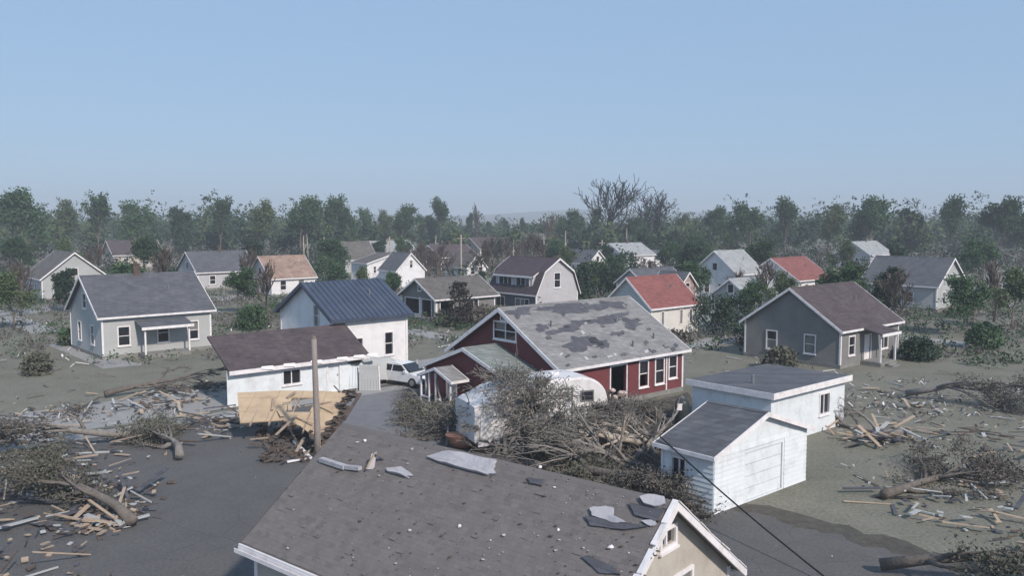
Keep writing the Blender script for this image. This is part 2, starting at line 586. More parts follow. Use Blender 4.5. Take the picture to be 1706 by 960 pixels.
def roof_from_profile(root, prof, a0, a1, ridge, m, trim=M_WHITEP, oh=0.35, eave=0.35, th=0.10, rake_h=0.2, name='roof', caps=True, ext=(1, 1)):
    """prof: (t, z) points from one eave to the other; the roof runs from a0 to a1 along the ridge axis"""
    P3 = (lambda a, t, z: Vector((a, t, z))) if ridge == 'x' else (lambda a, t, z: Vector((t, a, z)))
    pr = [Vector((p[0], p[1])) for p in prof]
    if ext[0]:
        d = (pr[0] - pr[1]).normalized()
        pr[0] = pr[0] + d * eave
    if ext[1]:
        d = (pr[-1] - pr[-2]).normalized()
        pr[-1] = pr[-1] + d * eave
    A0, A1 = a0 - oh, a1 + oh
    up = th * 0.6
    pr = [p + Vector((0, up)) for p in pr]
    n = len(pr)
    mb = MB()
    top0 = [P3(A0, p.x, p.y) for p in pr]
    vs_ = []
    for A in (A0, A1):
        vs_ += [P3(A, p.x, p.y) for p in pr] + [P3(A, p.x, p.y - th) for p in pr]
    fs = []
    for i in range(n - 1):
        fs.append((i, i + 1, 2 * n + i + 1, 2 * n + i))
        fs.append((n + i, 3 * n + i, 3 * n + i + 1, n + i + 1))
        fs.append((i, n + i, n + i + 1, i + 1))
        fs.append((2 * n + i, 2 * n + i + 1, 3 * n + i + 1, 3 * n + i))
    fs += [(0, 2 * n, 3 * n, n), (n - 1, 2 * n - 1, 4 * n - 1, 3 * n - 1)]
    mb.add(vs_, fs)
    ro = mb.build(name, m, root)
    for A, s in ((A0, -1), (A1, 1)):
        for i in range(n - 1):
            b = MB()
            p, q = pr[i], pr[i + 1]
            poly = [P3(A + 0.002 * s, p.x, p.y + 0.012), P3(A + 0.002 * s, q.x, q.y + 0.012), P3(A + 0.002 * s, q.x, q.y - rake_h), P3(A + 0.002 * s, p.x, p.y - rake_h)]
            b.solid(poly, P3(0.045 * s, 0, 0))
            b.build('rake_board', trim, ro)
    for k, s in ((0, -1), (n - 1, 1)):
        p = pr[k]
        sg = 1 if (pr[k].x > pr[n // 2].x) else -1
        b = MB()
        poly = [P3(A0 - 0.04, p.x + 0.004 * sg, p.y + 0.004), P3(A1 + 0.04, p.x + 0.004 * sg, p.y + 0.004), P3(A1 + 0.04, p.x + 0.004 * sg, p.y - 0.15), P3(A0 - 0.04, p.x + 0.004 * sg, p.y - 0.15)]
        b.solid(poly, P3(0, 0.05 * sg, 0))
        b.build('fascia', trim, ro)
    if caps:
        i = max(range(n), key=lambda j: pr[j].y)
        if 0 < i < n - 1:
            b = MB()
            for q in (pr[i - 1], pr[i + 1]):
                d = (q - pr[i]).normalized() * 0.16
                e = pr[i] + d
                b.solid([P3(A0, pr[i].x, pr[i].y + 0.03), P3(A1, pr[i].x, pr[i].y + 0.03), P3(A1, e.x, e.y + 0.03), P3(A0, e.x, e.y + 0.03)], (0, 0, -0.025))
            b.build('ridge_cap', m, ro)
    return ro


def frames(L, W):
    return {'S': lambda a, z, d: (a, d, z), 'W': lambda a, z, d: (d, a, z),
            'N': lambda a, z, d: (a, W - d, z), 'E': lambda a, z, d: (L - d, a, z)}


def house(name, label, corner, L, W, prof, ridge, wallm, roofm, S=(), Wf=(), E_=(), trim=M_WHITEP, gable_m=None, rz=GA, oh=0.35, eave=0.35,
          chimney=None, cat='house', corners=True, rake_h=0.2, base=True, th=0.10, walls=('S', 'W', 'N', 'E'), ext=(1, 1), group=None):
    """prof across the ridge: for ridge 'x' it runs in local y (0..W), for 'y' in local x (0..L)"""
    root = empty(name, corner, rz, label, cat, group)
    fr = frames(L, W)
    ez0, ez1 = prof[0][1], prof[-1][1]
    span = W if ridge == 'x' else L
    gout = [(0, 0), (span, 0)] + [(p[0], p[1]) for p in reversed(prof)]
    ops = {'S': S, 'W': Wf, 'E': E_, 'N': ()}
    for k in walls:
        holes = [o[:4] for o in ops[k]]
        is_g = (k in 'WE') == (ridge == 'x')
        if is_g:
            out = gout
            if k in 'WE' and ridge == 'x' or k in 'SN' and ridge == 'y':
                out = gout
        else:
            ln = L if k in 'SN' else W
            ez = (ez0 if k in ('S', 'W') else ez1)
            out = [(0, 0), (ln, 0), (ln, ez), (0, ez)]
        mb = MB()
        wall_face(mb, fr[k], out, holes)
        mb.build('wall', (gable_m if (gable_m and is_g) else wallm), root)
        for o in ops[k]:
            st = o[4] if len(o) > 4 else 'w'
            if st == 'w':
                window(root, fr[k], o[:4], (1, 2), trim)
            elif st == 'w2':
                window(root, fr[k], o[:4], (2, 1), trim)
            elif st == 'w3':
                window(root, fr[k], o[:4], (3, 1), trim)
            elif st == 'w22':
                window(root, fr[k], o[:4], (2, 2), trim)
            elif st == 'broken':
                window(root, fr[k], o[:4], (1, 2), trim, broken=True)
            elif st == 'open':
                window(root, fr[k], o[:4], (1, 1), trim, pane=False)
            elif st == 'p':
                window(root, fr[k], o[:4], (1, 1), trim, sill=False)
            elif st == 'd':
                door(root, fr[k], o[:4], M_WHITEP, trim)
            elif st == 'vent':
                window(root, fr[k], o[:4], (1, 4), trim, pmat=M_WHITEP, name='vent', sill=False)
    fo = MB()
    fo.box(-0.05, L + 0.05, -0.05, W + 0.05, -0.05, 0.28)
    fo.build('foundation', M_FOUND, root)
    pr_ = prof[0] if ridge == 'x' else prof[0]
    hp = min(prof[0][1], prof[-1][1])
    if ridge == 'x' and len(prof) == 3 and L > 4:
        tq = 0.55
        yy, zz = prof[0][0] + (prof[1][0] - prof[0][0]) * tq, prof[0][1] + (prof[1][1] - prof[0][1]) * tq
        MB().tube([(L * 0.7, yy, zz), (L * 0.7, yy, zz + 0.45)], [0.05, 0.05], 8).build('vent_pipe', M_STEEL, root)
    # floor painted near-black: room gloom put into its colour behind open windows
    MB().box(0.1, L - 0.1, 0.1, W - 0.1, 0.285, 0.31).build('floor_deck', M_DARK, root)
    if corners:
        for (x, y, sx, sy, ez) in ((0, 0, -1, -1, 0), (L, 0, 1, -1, 0), (0, W, -1, 1, 0)):
            if ridge == 'x':
                h = prof[0][1] if y == 0 else prof[-1][1]
            else:
                h = prof[0][1] if x == 0 else prof[-1][1]
            x0, x1 = sorted((x + 0.035 * sx, x - 0.10 * sx))
            y0, y1 = sorted((y + 0.035 * sy, y - 0.10 * sy))
            MB().box(x0, x1, y0, y1, 0.03, h - 0.02).build('corner_board', trim, root)
    ro = roof_from_profile(root, prof, 0, L if ridge == 'x' else W, ridge, roofm, trim, oh, eave, th, rake_h, ext=ext)
    if chimney:
        cx, cy, z0, z1 = chimney
        c = MB().box(cx - 0.25, cx + 0.25, cy - 0.25, cy + 0.25, z0, z1)
        c.box(cx - 0.3, cx + 0.3, cy - 0.3, cy + 0.3, z1, z1 + 0.1)
        c.box(cx - 0.12, cx + 0.12, cy - 0.12, cy + 0.12, z1 + 0.1, z1 + 0.25)
        c.build('chimney', M_TORN, root)
    return root, fr, ro


def gable(W, ze, zr, mid=None):
    mid = W / 2 if mid is None else mid
    return [(0, ze), (mid, zr), (W, ze)]


# ------------------------------------------------------------------ the ground
def sheet(name, pts, z, m):
    o = MB().add([(p[0], p[1], z) for p in pts], [tuple(range(len(pts)))]).build(name, m)
    return struct(o)


M_GRASS = ground_mat('worn_lawn', [(0.09, 0.097, 0.066), (0.27, 0.245, 0.21), (0.075, 0.083, 0.057), (0.26, 0.24, 0.205), (0.055, 0.062, 0.042), (0.28, 0.265, 0.225)], [0.07, 0.45, 7.0])
M_ASPH = ground_mat('asphalt', [(0.07, 0.067, 0.067), (0.15, 0.143, 0.14), (0.075, 0.072, 0.073), (0.14, 0.134, 0.132), (0.06, 0.058, 0.058), (0.16, 0.153, 0.15)], [0.16, 0.9, 9.0], 0.8, 0.35, cracks=True)
M_CONC = ground_mat('pale_concrete', [(0.155, 0.155, 0.165), (0.205, 0.205, 0.215), (0.14, 0.14, 0.148), (0.22, 0.22, 0.23)], [0.15, 1.8], 0.8, 0.3, cracks=True)
M_DIRT = ground_mat('littered_dirt', [(0.055, 0.05, 0.043), (0.11, 0.10, 0.085), (0.04, 0.037, 0.033), (0.13, 0.12, 0.105)], [0.35, 3.0], 0.95, 0.8)
M_STREET = ground_mat('worn_street', [(0.25, 0.245, 0.24), (0.33, 0.325, 0.32), (0.23, 0.225, 0.22), (0.34, 0.335, 0.33)], [0.15, 1.8], 0.85, 0.3)
M_FIELD = ground_mat('far_ground', [(0.07, 0.08, 0.055), (0.12, 0.12, 0.09), (0.06, 0.07, 0.05), (0.12, 0.125, 0.1)], [0.01, 0.1])

S_ = 2900
sheet('ground', [(-S_, -60), (S_, -60), (S_, S_), (-S_, S_)], 0.0, M_GRASS)


def wob(pts, seed, amp=0.25, step=0.9):
    """ragged edge for a ground sheet"""
    rng = random.Random(seed)
    out = []
    for i in range(len(pts)):
        p, q = Vector(pts[i][:2]), Vector(pts[(i + 1) % len(pts)][:2])
        n = max(1, int((q - p).length / step))
        for k in range(n):
            c = p.lerp(q, k / n)
            out.append((c.x + rng.uniform(-amp, amp), c.y + rng.uniform(-amp, amp)))
    return out


lot = [(-30, 12), (26, 12), (9.5, 31.0), (7.2, 32.6), (3.9, 36.8), (1.2, 40.0), (-1.6, 41.2), (-3.4, 42.4), (-4.6, 45.5), (-6.0, 50.5), (-7.0, 55.5), (-6.5, 58.5),
       (-11.5, 55), (-12.5, 49), (-30, 36)]
sheet('dirt_verge', wob([(p[0] * 1.03 + (0.6 if p[0] > 0 else -0.6), p[1] + 0.7) for p in lot], 14, 0.45, 0.7), 0.002, M_DIRT)
sheet('asphalt_lot', wob(lot, 4, 0.3, 0.5), 0.0045, M_ASPH)
apron = [atz(577, 714), atz(640, 722), atz(700, 736), atz(735, 742), (-3.5, 42.6), (-4.7, 45.6), (-6.1, 50.6), (-7.1, 55.0), (-10.6, 53.8), (-9.9, 50.5), (-9.4, 46.5)]
sheet('concrete_apron', wob(apron, 5, 0.16, 0.6), 0.008, M_CONC)
dirt = [(-3.2, 42.0), (0.0, 39.6), (3.8, 35.8), (7.6, 31.8), (9.4, 33.0), (11.5, 46.0), (11.0, 53.5), (3.2, 46.6), (-6.0, 54.2), (-6.4, 51.0), (-4.4, 45.2)]
sheet('littered_yard', wob(dirt, 6, 0.3, 0.7), 0.012, M_DIRT)


def strip(name, p, q, w, z, m):
    p, q = Vector(p[:2]), Vector(q[:2])
    d = (q - p).normalized()
    n = Vector((-d.y, d.x)) * w / 2
    return sheet(name, [p - n, q - n, q + n, p + n], z, m)


# streets of the grid: one along each direction behind the red house
c0 = Vector((-2.0, 66.0, 0))
strip('street', c0 - GU * 90, c0 + GU * 260, 6.5, 0.006, M_STREET)
strip('sidewalk', c0 - GU * 90 - GV * 4.6, c0 + GU * 260 - GV * 4.6, 1.3, 0.01, M_STREET)
strip('cross_street', c0 + GV * 4 + GU * 34, c0 + GV * 320 + GU * 34, 6.5, 0.005, M_STREET)
strip('back_street', c0 + GV * 62 - GU * 160, c0 + GV * 62 + GU * 260, 6.5, 0.007, M_STREET)

# far hills at the horizon
rng = random.Random(2)
mb = MB()
top, bot = [], []
for i in range(61):
    x = -2400 + i * 80
    z = 20 + 14 * math.sin(i * 0.21 + 0.6) + 6 * math.sin(i * 0.83) + rng.uniform(-1.5, 1.5)
    top.append((x, 2400 + 40 * math.sin(i * 0.5), z * 0.75))
vv = []
for i, p in enumerate(top):
    vv += [(p[0], p[1] - 500, -1), (p[0], p[1] - 180, p[2] * 0.55), p, (p[0], p[1] + 300, -1)]
ff = []
for i in range(60):
    for k in range(3):
        ff.append((i * 4 + k, i * 4 + 4 + k, i * 4 + 5 + k, i * 4 + 1 + k))
struct(mb.add(vv, ff).build('hills', M_RIDGE, smooth=True))

# ------------------------------------------------------------------ red house
rc = atz(935, 612, 2.75)
RL, RW = 10.7, 9.7
red, rfr, rroof = house('red_house', 'red clapboard house with patchy storm-stripped grey roof behind the white camper', (rc.x, rc.y), RL, RW,
                        gable(RW, 2.75, 5.6), 'x', M_RED, M_RGREY,
                        S=[(4.0, 5.35, 0.25, 2.28, 'open'), (6.55, 7.3, 0.8, 2.28, 'broken'), (8.05, 8.8, 0.8, 2.28, 'w'), (9.35, 10.05, 1.0, 2.3, 'w')],
                        Wf=[(3.75, 5.65, 3.8, 4.75, 'w22'), (4.62, 5.02, 4.92, 5.25, 'vent')], oh=0.4, eave=0.35, rake_h=0.24)
MB().box(9.02, 9.12, -0.05, 0.0, 0.1, 2.6).build('downspout', M_WHITEP, red)


def rp(a, t, lift):
    """point on the camera-side slope of the red roof: a along the ridge, t up from the eave wall line (0) to ridge (1)"""
    return Vector((a, t * RW / 2, 2.75 + t * 2.85 + 0.075 + lift))


def blob(seed, ca, ct, ra, rt, n=44, rag=0.12):
    g = random.Random(seed)
    out = []
    ph = [g.uniform(0, 6.28) for _ in range(6)]
    for i in range(n):
        an = 2 * math.pi * i / n
        k = 0.95 + g.uniform(-rag, rag) + 0.28 * math.sin(2 * an + ph[0]) + 0.2 * math.sin(3 * an + ph[1]) + 0.15 * math.sin(5 * an + ph[2]) + 0.1 * math.sin(9 * an + ph[3])
        out.append((ca + math.cos(an) * ra * k, min(0.97, max(-0.05, ct + math.sin(an) * rt * k))))
    return out


# patches where the shingles have gone
for i, (a, t, ra, rt) in enumerate([(3.1, 0.28, 1.3, 0.13), (4.4, 0.25, 0.7, 0.085), (2.6, 0.52, 1.2, 0.05), (4.3, 0.6, 1.2, 0.05), (7.0, 0.62, 1.9, 0.07), (8.6, 0.5, 0.9, 0.08),
                                    (4.6, 0.88, 2.4, 0.08), (8.2, 0.86, 1.5, 0.09), (0.9, 0.9, 0.8, 0.08), (6.4, 0.36, 0.45, 0.035), (1.3, 0.6, 0.6, 0.05)]):
    pl = blob(100 + i, a, t, ra, rt)
    MB().solid([rp(p, q, 0.006) for p, q in pl], (0, 0, -0.02)).build('bare_patch', M_PATCH, rroof)
g = random.Random(8)
for i in range(44):
    a, t = g.uniform(0.2, 10.3), (g.uniform(0.05, 0.95) if i < 26 else g.uniform(-0.03, 0.05))
    w, h = g.uniform(0.1, 0.26), g.uniform(0.012, 0.028)
    an = g.uniform(-0.5, 0.5)
    lift = g.uniform(0.03, 0.12)
    pts = []
    for (u, v) in ((-w, -h), (w, -h), (w * 0.9, h), (-w * 0.7, h)):
        pts.append(rp(a + u * math.cos(an), t + v + u * math.sin(an) * 0.08, lift if u > 0 else 0.01))
    MB().solid(pts, (0, 0, -0.012)).build('loose_shingle', g.choice([M_PATCH, M_RGREY, M_DGREY, M_RGREY, M_PATCH, M_SHEET]), rroof)
for (a, t) in ((6.6, 0.12), (9.0, 0.2), (2.0, 0.6)):
    p = rp(a, t, 0)
    MB().tube([p, p + Vector((0, 0, 0.35))], [0.05, 0.05], 8).build('vent_pipe', M_DGREY, rroof)

# front projection with its own lower gable
px = -2.4
proj_prof = [(1.9, 2.3), (5.3, 3.42), (9.3, 1.95)]
mb = MB()
wall_face(mb, lambda a, z, d: (px + d, a, z), [(1.9, 0), (9.3, 0), (9.3, 1.95), (5.3, 3.42), (1.9, 2.3)], [(6.3, 7.15, 0.1, 1.55), (2.6, 3.5, 0.9, 1.7)])
mb.add([(px, 1.9, 0), (0, 1.9, 0), (0, 1.9, 2.3), (px, 1.9, 2.3)], [(0, 1, 2, 3)])
mb.add([(px, 9.3, 0), (0, 9.3, 0), (0, 9.3, 1.95), (px, 9.3, 1.95)], [(0, 1, 2, 3)])
mb.build('wall', M_RED, red)
pfr = lambda a, z, d: (px + d, a, z)
window(red, pfr, (2.6, 3.5, 0.9, 1.7), (2, 1))
door(red, pfr, (6.3, 7.15, 0.1, 1.55), M_WHITEP)
MB().box(px - 0.04, px + 0.06, 9.24, 9.36, 0.02, 1.9).build('corner_board', M_WHITEP, red)
roof_from_profile(red, proj_prof, px, 0.0, 'x', M_GREENROOF, oh=0.3, eave=0.25, rake_h=0.2, name='porch_roof', ext=(1, 1))
# small entry porch in front of it
qx = px - 1.5
roof_from_profile(red, [(4.9, 1.72), (6.35, 2.28), (7.9, 1.72)], qx, px - 0.32, 'x', M_RGREY, oh=0.02, eave=0.12, rake_h=0.16, name='entry_roof', caps=False)
mb = MB()
for y in (5.0, 6.35, 7.0, 7.8):
    MB().box(qx + 0.02, qx + 0.12, y - 0.05, y + 0.05, 0.0, 1.75 if y in (5.0, 7.8) else 1.98).build('porch_post', M_WHITEP, red)
MB().box(qx, px, 4.95, 7.85, 0.012, 0.22).build('porch_deck', M_DGREY, red)
for y in (7.4,):
    MB().box(qx + 0.03, qx + 0.09, 7.05, 7.75, 0.45, 0.55).build('rail', M_WHITEP, red)
MB().beam((qx + 0.05, 5.8, 0.25), (qx + 0.1, 6.5, 2.1), 0.09, 0.09).build('leaning_post', M_POLE, red)
# pale insulation hanging out of the broken opening
g = random.Random(77)
mb = MB()
for k in range(10):
    x, z = g.uniform(4.0, 5.3), g.uniform(0.3, 0.95)
    mb.lathe([(0.02, -0.14), (0.15, -0.08), (0.2, 0.02), (0.12, 0.1), (0.02, 0.15)], 7, (x, -0.06 + g.uniform(-0.1, 0.05), z))
mb.build('hanging_insulation', mat('insulation', (0.52, 0.43, 0.41), 0.95, 0.25, 5, 0.6, 12), red, True)

# ------------------------------------------------------------------ white house with blue metal roof
wc = atz(555, 530, 4.3)
WL, WW, WE, WR = 5.85, 7.5, 4.3, 6.35
white, wfr, wroof = house('white_house', 'white house with dark blue standing-seam metal roof at left', (wc.x, wc.y), WL, WW, gable(WW, WE, WR), 'x', M_WHITE, M_BLUE,
                          S=[(4.0, 4.62, 1.45, 2.95), (1.75, 2.2, 1.45, 2.75)], Wf=[(1.9, 2.55, 3.55, 4.95, 'w'), (4.9, 5.5, 1.3, 2.6)], oh=0.32, eave=0.42, rake_h=0.22, trim=M_WHITEP)
for o in wroof.children:
    if o.name.startswith(('fascia', 'rake_board')):
        o.data.materials[0] = M_BLUE
# metal panels with raised seams, one object each, on both slopes
npan = 16
pw = (WL + 0.64) / npan
for s in (0, 1):
    for i in range(npan):
        a0 = -0.32 + i * pw
        m = MB()
        e = Vector((0, WW / 2, WR)) - Vector((0, 0, WE))
        dn = Vector((0, -WW / 2, WE - WR)).normalized() * 0.42
        if s:
            lo = Vector((0, WW, WE)) + Vector((0, -dn.y, dn.z))
        else:
            lo = Vector((0, 0, WE)) + dn
        hi = Vector((0, WW / 2, WR))
        up = Vector((0, 0, 0.066))
        m.solid([lo + up + Vector((a0 + 0.012, 0, 0)), lo + up + Vector((a0 + pw - 0.012, 0, 0)), hi + up + Vector((a0 + pw - 0.012, 0, 0)), hi + up + Vector((a0 + 0.012, 0, 0))], (0, 0, 0.018))
        m.beam(lo + up + Vector((a0, 0, 0.035)), hi + up + Vector((a0, 0, 0.035)), 0.05, 0.075)
        m.build('roof_panel', M_BLUE, wroof)
MB().box(WL - 0.14, WL - 0.06, -0.06, -0.003, 0.3, 4.2).build('downspout', M_WHITEP, white)

# lean-to with brown roof against the white house
lt = empty('lean_to_shed', (wc.x, wc.y), GA, 'low white lean-to with brown shingle roof beside the white house', 'shed')
LX0, LX1, LD = -8.5, 0.5, 3.1
hz, lz = 3.75, 2.05
MB().solid([(LX0, -LD, lz), (LX1 + 0.3, -LD, lz), (LX1 + 0.3, -0.05, hz), (LX0, -0.05, hz)], (0, 0, 0.12)).build('roof', M_BROWN, lt)
MB().box(LX0, LX1 + 0.3, -LD - 0.05, -LD - 0.002, lz - 0.14, lz + 0.1).build('fascia', M_WHITEP, lt)
MB().solid([(LX1 + 0.302, -LD, lz + 0.12), (LX1 + 0.302, -0.05, hz + 0.12), (LX1 + 0.302, -0.05, hz - 0.05), (LX1 + 0.302, -LD, lz - 0.05)], (0.04, 0, 0)).build('rake_board', M_BROWN, lt)
mb = MB()
wall_face(mb, lambda a, z, d: (a, -LD + 0.35 + d, z), [(LX0, 0), (LX1, 0), (LX1, lz + 0.12), (LX0, lz + 0.12)], [(-5.0, -3.9, 0.9, 1.7), (-2.0, -1.2, 0.05, 1.85)])
wall_face(mb, lambda a, z, d: (LX1 - d, a, z), [(-LD + 0.35, 0), (-0.02, 0), (-0.02, hz), (-LD + 0.35, lz + 0.15)], [])
mb.build('wall', M_VINYL, lt)
lfr = lambda a, z, d: (a, -LD + 0.35 + d, z)
window(lt, lfr, (-5.0, -3.9, 0.9, 1.7), (2, 1))
door(lt, lfr, (-2.0, -1.2, 0.05, 1.85), M_VINYL)
for i, x in enumerate((-6.6, -5.2, -3.4, -1.6, -0.4, 0.6)):
    MB().solid([(x, -LD - 0.09, lz + 0.03), (x + 0.75, -LD - 0.13, lz - 0.06), (x + 0.8, -LD - 0.02, lz + 0.13), (x + 0.08, -LD + 0.02, lz + 0.15)], (0, 0, 0.02)).build('loose_trim', M_WHITEP, lt)

# ------------------------------------------------------------------ other houses in the middle distance
gc = atd(893, 490, 97)
gprof = [(-0.1, 2.35), (1.1, 4.7), (3.45, 6.15), (5.75, 4.65), (6.7, 2.3)]
gam, gfr, groof = house('gambrel_house', 'plum-roofed gambrel house with long shed dormer behind the red house', (gc.x, gc.y), 6.6, 8.0, gprof, 'y', M_SLATE_SHADE, M_PURPLE,
                        S=[(2.85, 3.75, 2.9, 4.5)], Wf=[(5.4, 6.9, 0.3, 1.6, 'w2'), (1.2, 3.4, 0.5, 1.55, 'w3')], gable_m=M_PALESIDE, oh=0.3, eave=0.3)  # long walls carry painted shade, gables the lit tone
dz0, dz1 = 2.75, 4.15
dm = MB()
wall_face(dm, lambda a, z, d: (0.25 + d, a, z), [(0.9, dz0), (7.2, dz0), (7.2, dz1), (0.9, dz1)], [(1.4, 3.6, 2.95, 3.95), (4.4, 6.6, 2.95, 3.95)])
dm.add([(0.25, 0.9, dz0), (2.9, 0.9, 5.4), (2.9, 0.9, 5.45), (0.25, 0.9, dz1)], [(0, 1, 2, 3)])
dm.add([(0.25, 7.2, dz0), (2.9, 7.2, 5.4), (2.9, 7.2, 5.45), (0.25, 7.2, dz1)], [(0, 1, 2, 3)])
dm.build('dormer_wall', M_PALESIDE, gam)
dfr = lambda a, z, d: (0.25 + d, a, z)
window(gam, dfr, (1.4, 3.6, 2.95, 3.95), (3, 1), name='dormer_window')
window(gam, dfr, (4.4, 6.6, 2.95, 3.95), (3, 1), name='dormer_window')
MB().solid([(-0.05, 0.7, dz1 - 0.02), (-0.05, 7.4, dz1 - 0.02), (3.3, 7.4, 6.02), (3.3, 0.7, 6.02)], (0, 0, 0.1)).build('dormer_roof', M_PURPLE, gam)
MB().solid([(0.9 - 0.7, 0.68, dz1 + 0.05), (3.0, 0.68, 5.82), (3.0, 0.68, 5.68), (0.2, 0.68, dz1 - 0.12)], (0, 0.02, 0)).build('rake_board', M_WHITEP, gam)
MB().box(-0.1, -0.05, 0.7, 7.4, dz1 - 0.14, dz1 + 0.07).build('fascia', M_WHITEP, gam)

bc = atz(727, 497, 2.4)
bun, bfr, broof = house('bungalow', 'low taupe bungalow with deep front porch and taupe gabled roof', (bc.x, bc.y), 8.0, 6.6, gable(6.6, 2.4, 4.25), 'x', M_TAUPE, M_GREYB,
                        Wf=[(2.75, 3.25, 3.05, 3.5), (0.9, 2.6, 0.1, 2.1, 'open'), (3.1, 5.7, 0.5, 2.1, 'open')], S=[(0.5, 2.2, 0.5, 2.0, 'open'), (4.5, 5.6, 0.8, 1.9, 'w2')], oh=0.45, eave=0.4)
for y in (0.12, 2.85, 6.4):
    MB().box(-0.12, 0.12, y - 0.13, y + 0.13, 0.0, 2.3).build('porch_post', M_WHITEP, bun)
MB().box(-1.4, -0.13, 0.3, 6.3, 0.0, 0.35).build('porch_deck', M_CONC, bun)

hc = atz(1085, 515, 2.85)
rrh, _, rr_roof = house('red_roofed_house', 'pale house with shade-toned gable and red shingle roof at right', (hc.x, hc.y), 6.7, 5.5, gable(5.5, 3.0, 5.45), 'x', mat('cream_siding', (0.62, 0.60, 0.56), 0.65, 0.06, 1.0, lap=0.15), M_REDROOF,
                        S=[(1.4, 1.75, 1.2, 2.45, 'p'), (4.05, 4.4, 1.2, 2.45, 'p'), (5.5, 5.8, 1.2, 2.45, 'p')], Wf=[(0.9, 1.6, 0.6, 2.2)], gable_m=M_GABLE_SHADE, oh=0.25, eave=0.3)  # gable colour carries the shade of the side turned from the sun

ic = atd(1075, 474, 112)
house('grey_roofed_house', 'pale house with slate-grey roof right behind the red-roofed house', (ic.x, ic.y), 8.2, 4.9, gable(4.9, 2.3, 4.05), 'x', M_PALESIDE, M_DGREY,
      S=[(1.2, 1.9, 0.8, 1.9)], oh=0.3, eave=0.3, chimney=(4.0, 2.45, 3.6, 4.75))
jc = atd(1132, 490, 104)
house('pink_gabled_house', 'small pinkish gabled house at the end of the red roof', (jc.x, jc.y), 3.2, 4.0, gable(3.2, 2.6, 4.2), 'y', mat('pinkish_siding', (0.36, 0.25, 0.23), 0.8, 0.1, 1, lap=0.15), M_DGREY,
      S=[(1.2, 1.9, 2.0, 2.9)], oh=0.25, eave=0.3)

# white house with dark roof and side wing, left of centre
kc = atd(660, 462, 130)
house('white_gabled_house', 'white gabled house with near-black roof left of the bungalow', (kc.x, kc.y), 5.2, 4.6, gable(5.2, 2.9, 5.4), 'y', M_WHITE, M_DGREY,
      S=[(2.5, 2.95, 3.2, 4.3)], Wf=[(1.0, 1.7, 1.0, 2.2)], oh=0.25, eave=0.3)
lc = atd(612, 462, 137)
house('white_wing_house', 'low white house with pale grey roof and paired small windows', (lc.x, lc.y), 5.4, 4.7, [(0, 3.55), (5.1, 5.0), (5.4, 4.95)], 'y', M_WHITE, M_GREYB,
      S=[(1.2, 1.6, 2.0, 3.0), (2.2, 2.6, 2.0, 3.0)], Wf=[(1.9, 2.4, 2.0, 3.1)], oh=0.2, eave=0.2)

# far houses (corner pixel at ground-ish, depth, size)
far = [
    ('far_house', 'tan-roofed house with torn roof edge at the far left', 452, 452, 118, 6.5, 7, 2.6, 5.4, 'x', M_WHITE, M_TANROOF),
    ('far_house', 'grey house with dark gable left of the low white house', 575, 440, 165, 7, 6, 2.8, 6.0, 'x', M_GSIDE, M_GREYB),
    ('far_house', 'long pale-roofed house above the low white house', 620, 428, 190, 12, 8, 2.8, 5.4, 'x', M_GSIDE, M_LGREY),
    ('far_house', 'small white gabled cottage beside the utility pole', 778, 445, 150, 4.2, 6, 2.2, 4.4, 'y', M_WHITE, M_GREYB),
    ('far_house', 'brown house with pale window band among the bare trees', 735, 440, 170, 9, 8, 3.0, 5.2, 'x', M_TAUPE, M_BROWN),
    ('far_house', 'tan house half hidden by bare trees left of the gambrel roof', 800, 425, 215, 10, 8, 3.0, 5.6, 'x', M_TAN, M_BROWN),
    ('far_house', 'pinkish far house showing above the gambrel roof', 868, 420, 240, 12, 9, 3.2, 6.0, 'x', M_TAN, M_GREYB),
    ('far_house', 'long white house with pale grey roof below the big bare trees', 1040, 438, 178, 9.5, 8, 3.0, 5.3, 'x', M_WHITE, M_LGREY),
    ('far_house', 'white house with small dark windows left of the long white house', 980, 448, 160, 5.0, 7, 2.4, 4.6, 'y', M_WHITE, M_DGREY),
    ('far_house', 'small white house under dark green trees at right', 1092, 442, 185, 6.5, 6, 2.2, 3.6, 'x', M_WHITE, M_DGREY),
    ('far_house', 'tall white house at the right behind the hedge', 1228, 478, 112, 6.0, 7, 3.6, 6.4, 'x', M_WHITE, M_LGREY),
    ('far_house', 'low grey house below the tall white house', 1250, 508, 92, 7.0, 5, 2.4, 4.2, 'x', M_GSIDE, M_LGREY),
    ('far_house', 'pale brick house with grey roof beyond the lean-to', 330, 470, 128, 9, 8, 2.8, 5.6, 'x', M_PALESIDE, M_DGREY),
    ('far_house', 'grey house with taupe gable at the left edge', 70, 485, 112, 8, 9, 3.0, 6.2, 'y', M_GSIDE, M_GREYB),
    ('far_house', 'tan house with brown roof among trees at far left', 190, 440, 180, 10, 8, 3.0, 5.8, 'x', M_TAN, M_BROWN),
    ('far_house', 'white house with red roof right of the dark hedge', 1330, 480, 112, 8, 8, 2.8, 5.4, 'x', M_WHITE, M_REDROOF),
    ('far_house', 'grey gabled house at the right edge', 1560, 500, 100, 8, 9, 3.0, 6.0, 'y', M_GSIDE, M_DGREY),
    ('far_house', 'pale far house among trees at far right', 1450, 440, 180, 10, 8, 3.0, 5.6, 'x', M_PALESIDE, M_LGREY),
]
HOUSE_SPOTS = [(kc.x, kc.y + 4, 6), (lc.x, lc.y + 4, 6)]
